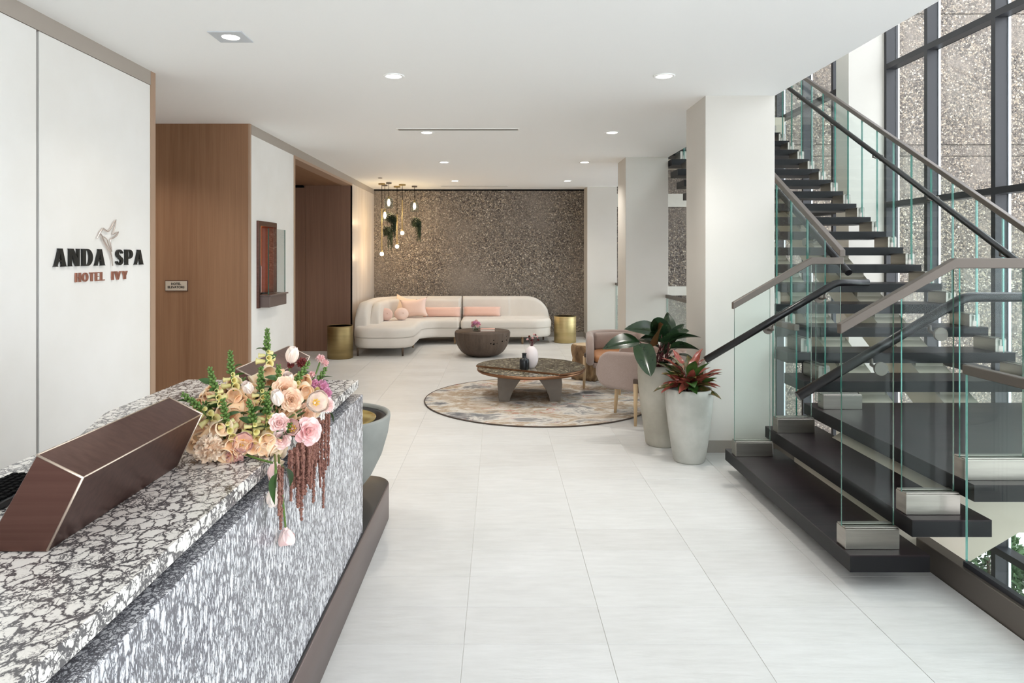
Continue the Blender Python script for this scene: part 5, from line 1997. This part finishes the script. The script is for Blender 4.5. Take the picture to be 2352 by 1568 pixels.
ROSE = rose_mesh('blush_petal', 0.034, 5, 1)
ROSEC = rose_mesh('cream_petal', 0.042, 6, 2)
PEONY = rose_mesh('rose_pink', 0.046, 5, 3, 0.35)
TUL_W = tulip_mesh('white_petal', 0.95, 0.062, 0.032)
TUL_B = tulip_mesh('blush_petal', 0.95, 0.06, 0.030)
TUL_C = tulip_mesh('white_petal', 0.16, 0.058, 0.024)
TUL_P = tulip_mesh('blush_petal', 0.22, 0.058, 0.024)
TUL_O = tulip_mesh('blush_petal', 0.7, 0.055, 0.026)
CARN = carnation_mesh('carnation', 0.046, 64, 5)
CARNP = carnation_mesh('carnation_pink', 0.036, 52, 6)
STOCK = carnation_mesh('lilac', 0.03, 40, 7)
PINKS = carnation_mesh('rose_pink', 0.018, 26, 8)
SCAB = carnation_mesh('burgundy', 0.024, 36, 9)
TOCAM = Vector((0.33, -0.9, 0.25))
core = at(600, 990, 2.28)
bloom(CARN, 'carnation', at(480, 1030, 2.075), TOCAM + Vector((-.4, 0, 0.1)), 0.92)
bloom(CARNP, 'carnation', at(537, 1050, 2.11), TOCAM + Vector((0, 0, -.1)), 0.85)
bloom(TUL_B, 'open_tulip', at(556, 1016, 2.13), TOCAM + Vector((.1, 0, 0.0)), 0.85, 0.3)
bloom(ROSE, 'rose', at(640, 972, 2.16), TOCAM + Vector((.1, 0, 0.1)), 0.66)
bloom(ROSE, 'rose', at(645, 1008, 2.17), TOCAM + Vector((0, 0, -.15)), 0.66, 1.0)
bloom(ROSEC, 'rose', at(652, 895, 2.30), TOCAM + Vector((.1, 0, 0.2)), 0.68)
bloom(ROSEC, 'rose', at(668, 918, 2.28), TOCAM, 0.62, 1.2)
bloom(ROSEC, 'rose', at(700, 950, 2.36), TOCAM + Vector((.5, 0, 0)), 0.6, 0.5)
bloom(PEONY, 'peony', at(706, 990, 2.22), TOCAM + Vector((.35, 0, -.05)), 0.66)
bloom(TUL_O, 'open_tulip', at(672, 985, 2.19), TOCAM + Vector((-.1, 0, .1)), 0.95, 0.8)
bloom(TUL_W, 'open_tulip', at(722, 925, 2.34), TOCAM + Vector((.25, 0, .05)), 1.0, 0.2, at(655, 965, 2.24))
bloom(TUL_C, 'tulip', at(668, 832, 2.50), Vector((0.18, 0, 1.0)), 1.0, 0.4, at(640, 900, 2.40))
bloom(TUL_C, 'tulip', at(640, 928, 2.20), Vector((-0.1, -.3, 1.0)), 0.85, 0.1)
bloom(TUL_C, 'tulip', at(662, 882, 2.38), Vector((0.1, -.5, 0.7)), 0.9, 0.9)
bloom(TUL_C, 'tulip', at(575, 900, 2.24), Vector((-0.2, -.5, 0.7)), 0.75, 0.9)
bloom(STOCK, 'stock_flower', at(738, 890, 2.50), TOCAM + Vector((.3, 0, .3)), 0.95)
bloom(STOCK, 'stock_flower', at(748, 905, 2.46), TOCAM + Vector((.5, 0, 0)), 0.8)
bloom(STOCK, 'stock_flower', at(722, 882, 2.48), TOCAM, 0.6)
bloom(PINKS, 'pink_blossom', at(736, 824, 2.58), Vector((0.3, -.6, .7)), 1.0, 0, at(715, 880, 2.5))
bloom(PINKS, 'pink_blossom', at(746, 834, 2.58), Vector((0.6, -.5, .3)), 0.9)
bloom(PINKS, 'pink_blossom', at(716, 860, 2.52), Vector((0.3, -.8, .3)), 0.8)
bloom(SCAB, 'burgundy_bloom', at(694, 834, 2.52), Vector((0.2, -.6, .7)), 0.9, 0, at(680, 900, 2.42))
bloom(SCAB, 'burgundy_bloom', at(668, 838, 2.50), Vector((-0.2, -.6, .6)), 0.6)
bloom(ROSE, 'rose', at(750, 930, 2.42), TOCAM + Vector((.6, 0, 0)), 0.55, 1.0)
# filler bells round the body
for k in range(90):
    u_ = random.random()
    px = 440 + 270 * u_
    mid_ = 965 - 75 * u_
    py = mid_ + random.uniform(-62, 62) * (1 if u_ < 0.8 else 0.6)
    Y = 2.16 + 0.24 * u_ + abs(py - mid_) * 0.0006 + random.uniform(-0.02, 0.03) + (0.07 if py < mid_ - 20 else 0)
    put(random.choice(BELL), 'bell', fa, mat_from(at(px, py, Y), TOCAM + Vector((random.uniform(-.6, .5), random.uniform(-.2, .3), random.uniform(-1.0, -.1))), random.uniform(0, 6), random.uniform(0.8, 1.1)))
# foliage core
fo = MB()
for k in range(260):
    d = Vector((random.gauss(0, 1), random.gauss(0, 1), random.gauss(0, 1))).normalized()
    p = at(595, 975, 2.30) + Vector((d.x * 0.13, d.y * 0.10 + 0.02, d.z * 0.085)) * random.uniform(0.3, 1.0)
    if p.z < ZD + 0.015:
        continue
    e = (d + Vector((random.uniform(-.6, .6), random.uniform(-.6, .6), random.uniform(-.2, .8)))).normalized()
    u = e.cross(Vector((random.uniform(-1, 1), random.uniform(-1, 1), random.uniform(-1, 1)))).normalized() * 0.012
    fo.add([p, p + e * 0.03 - u, p + e * 0.07, p + e * 0.03 + u], [(0, 1, 2, 3)])
fo.build('foliage', 'leaf_green', fa, kind='stuff')
# hidden shallow dish that carries the stems
MB().lathe([(0, 0.0), (0.07, 0.0), (0.085, 0.03), (0.08, 0.03), (0.066, 0.006), (0, 0.006)], 24, (-0.86, 2.27, ZD + 0.001)).build('dish', 'vase_black', fa)
# trailing tulips over the counter edge
XF = XD + 0.03


def front(px, py, dx=0.0):
    """a point just before the desk front"""
    x = XF + dx
    Y = x * F / (px - CX)
    return Vector((x, Y, H - (py - CY) * Y / F))


def trail_tulip(head, d, me, via, s=1.0, roll=0.0):
    o = put(me, 'tulip', fa, mat_from(head, d, roll, s))
    q = [Vector(p) for p in via] + [Vector(head)]
    fine = []
    for i in range(len(q) - 1):
        fine += [q[i].lerp(q[i + 1], j / 4) for j in range(4)]
    fine.append(q[-1])
    for _ in range(3):
        fine = [fine[0]] + [(fine[i - 1] + fine[i] * 2 + fine[i + 1]) / 4 for i in range(1, len(fine) - 1)] + [fine[-1]]
    st_ = MB().tube(fine, 0.0034, 7).build('stem', 'stem_green', o)
    st_.matrix_parent_inverse = o.matrix_basis.inverted()


h1 = at(632, 1064, 2.08)
trail_tulip(h1, (0.1, -0.3, -1.0), TUL_P, [at(545, 1035, 2.14), at(585, 1052, 2.10)], 0.95)
h2 = front(632, 1122)
trail_tulip(h2, (-0.15, 0.0, -1.0), TUL_C, [at(630, 1040, 2.20), front(634, 1075, 0.02)], 0.9, 0.5)
h3 = front(656, 1214)
trail_tulip(h3, (0.1, 0.05, -1.0), TUL_O, [at(640, 1040, 2.20), front(642, 1085, 0.015), front(650, 1150)], 0.9, 0.9)
TLEAF = leaf_mesh('leaf', 0.10, 0.018, 'leaf_green', 0.5, 0.5, nu=3, nv=7)
place_leaf(TLEAF, 'leaf', fa, front(645, 1072, 0.02), (0.2, 0.6, -0.3), 0.4)
place_leaf(TLEAF, 'leaf', fa, front(636, 1086, 0.02), (-0.1, -0.7, -0.5), 0.4, 0.8)
place_leaf(TLEAF, 'leaf', fa, at(752, 945, 2.45), (0.3, 0.4, -0.3), 0.2, 0.5)
# amaranth tassels
random.seed(91)


def tassel(px, py0, py1, w, dx=0.0):
    w *= 0.62
    a = front(px + random.uniform(-3, 3), py0, dx)
    b = front(px, py1, dx)
    n = 26
    pts = [a.lerp(b, i / n) + Vector((random.uniform(-.002, .002), random.uniform(-.004, .004), 0)) for i in range(n + 1)]
    m = MB().tube(pts, [w * (0.45 + 0.35 * random.random()) * (1 - 0.6 * (i / n) ** 2) for i in range(n + 1)], 6)
    for i in range(n * 5):
        t = random.random()
        p = a.lerp(b, t)
        ww = w * (1 - 0.55 * t * t)
        p = p + Vector((random.uniform(-.5, 1.0) * ww, random.uniform(-1, 1) * ww, 0))
        m.ball(p, random.uniform(0.0028, 0.005), 5, 4)
    m.build('amaranth_tassel', 'amaranth', fa)


for px, y0, y1, w in ((676, 1030, 1120, 0.009), (684, 1020, 1165, 0.013), (692, 1015, 1195, 0.012), (700, 1010, 1135, 0.014), (706, 1005, 1110, 0.014), (713, 1010, 1120, 0.013), (719, 1000, 1155, 0.011),
                      (668, 1035, 1150, 0.006), (738, 965, 1095, 0.012), (742, 1055, 1165, 0.006), (748, 950, 1080, 0.007), (730, 960, 1060, 0.014), (644, 1070, 1215, 0.009), (724, 985, 1070, 0.013)):
    tassel(px, y0, y1, w, random.uniform(0, 0.02))
    tassel(px + random.uniform(-8, 8), y0, y1 - random.uniform(10, 60), w * 0.6, random.uniform(0, 0.03))

# ---------------------------------------------------------------- flowers of the small vases
random.seed(15)
for k in range(13):
    a = k * 2.4
    r0 = 0.018 * sqrt(k)
    p = Vector((-0.36 + r0 * cos(a), 11.0 + r0 * sin(a), HB + 0.125 + 0.03 * cos(k) - r0 * 0.3))
    o = put(STOCK if k % 2 else PINKS, 'blossom', gv, mat_from(p, Vector((cos(a) * r0 * 14, sin(a) * r0 * 14 - 0.3, 0.8)), k, 1.15 if k % 2 else 1.7))
for k, (dx, dz) in enumerate(((-0.055, 0.045), (-0.035, 0.075), (0.0, 0.06), (0.03, 0.095), (0.05, 0.07), (0.06, 0.04), (0.015, 0.10), (-0.01, 0.03))):
    base = Vector((0.37, 7.66, zt + 0.22))
    p = Vector((0.37 + dx + 0.012, 7.66 + 0.02 * sin(k * 2), zt + 0.27 + dz))
    sp_ = MB().tube([base, base.lerp(p, 0.5) + Vector((0, 0, 0.012)), p], [0.0028, 0.002, 0.0015], 5).build('sprig', 'stem_red', vw)
    put(SCAB if k % 2 else PINKS, 'blossom', sp_, mat_from(p, Vector((dx * 8, -0.4, 1)), k, 0.62 if k % 2 else 0.8))
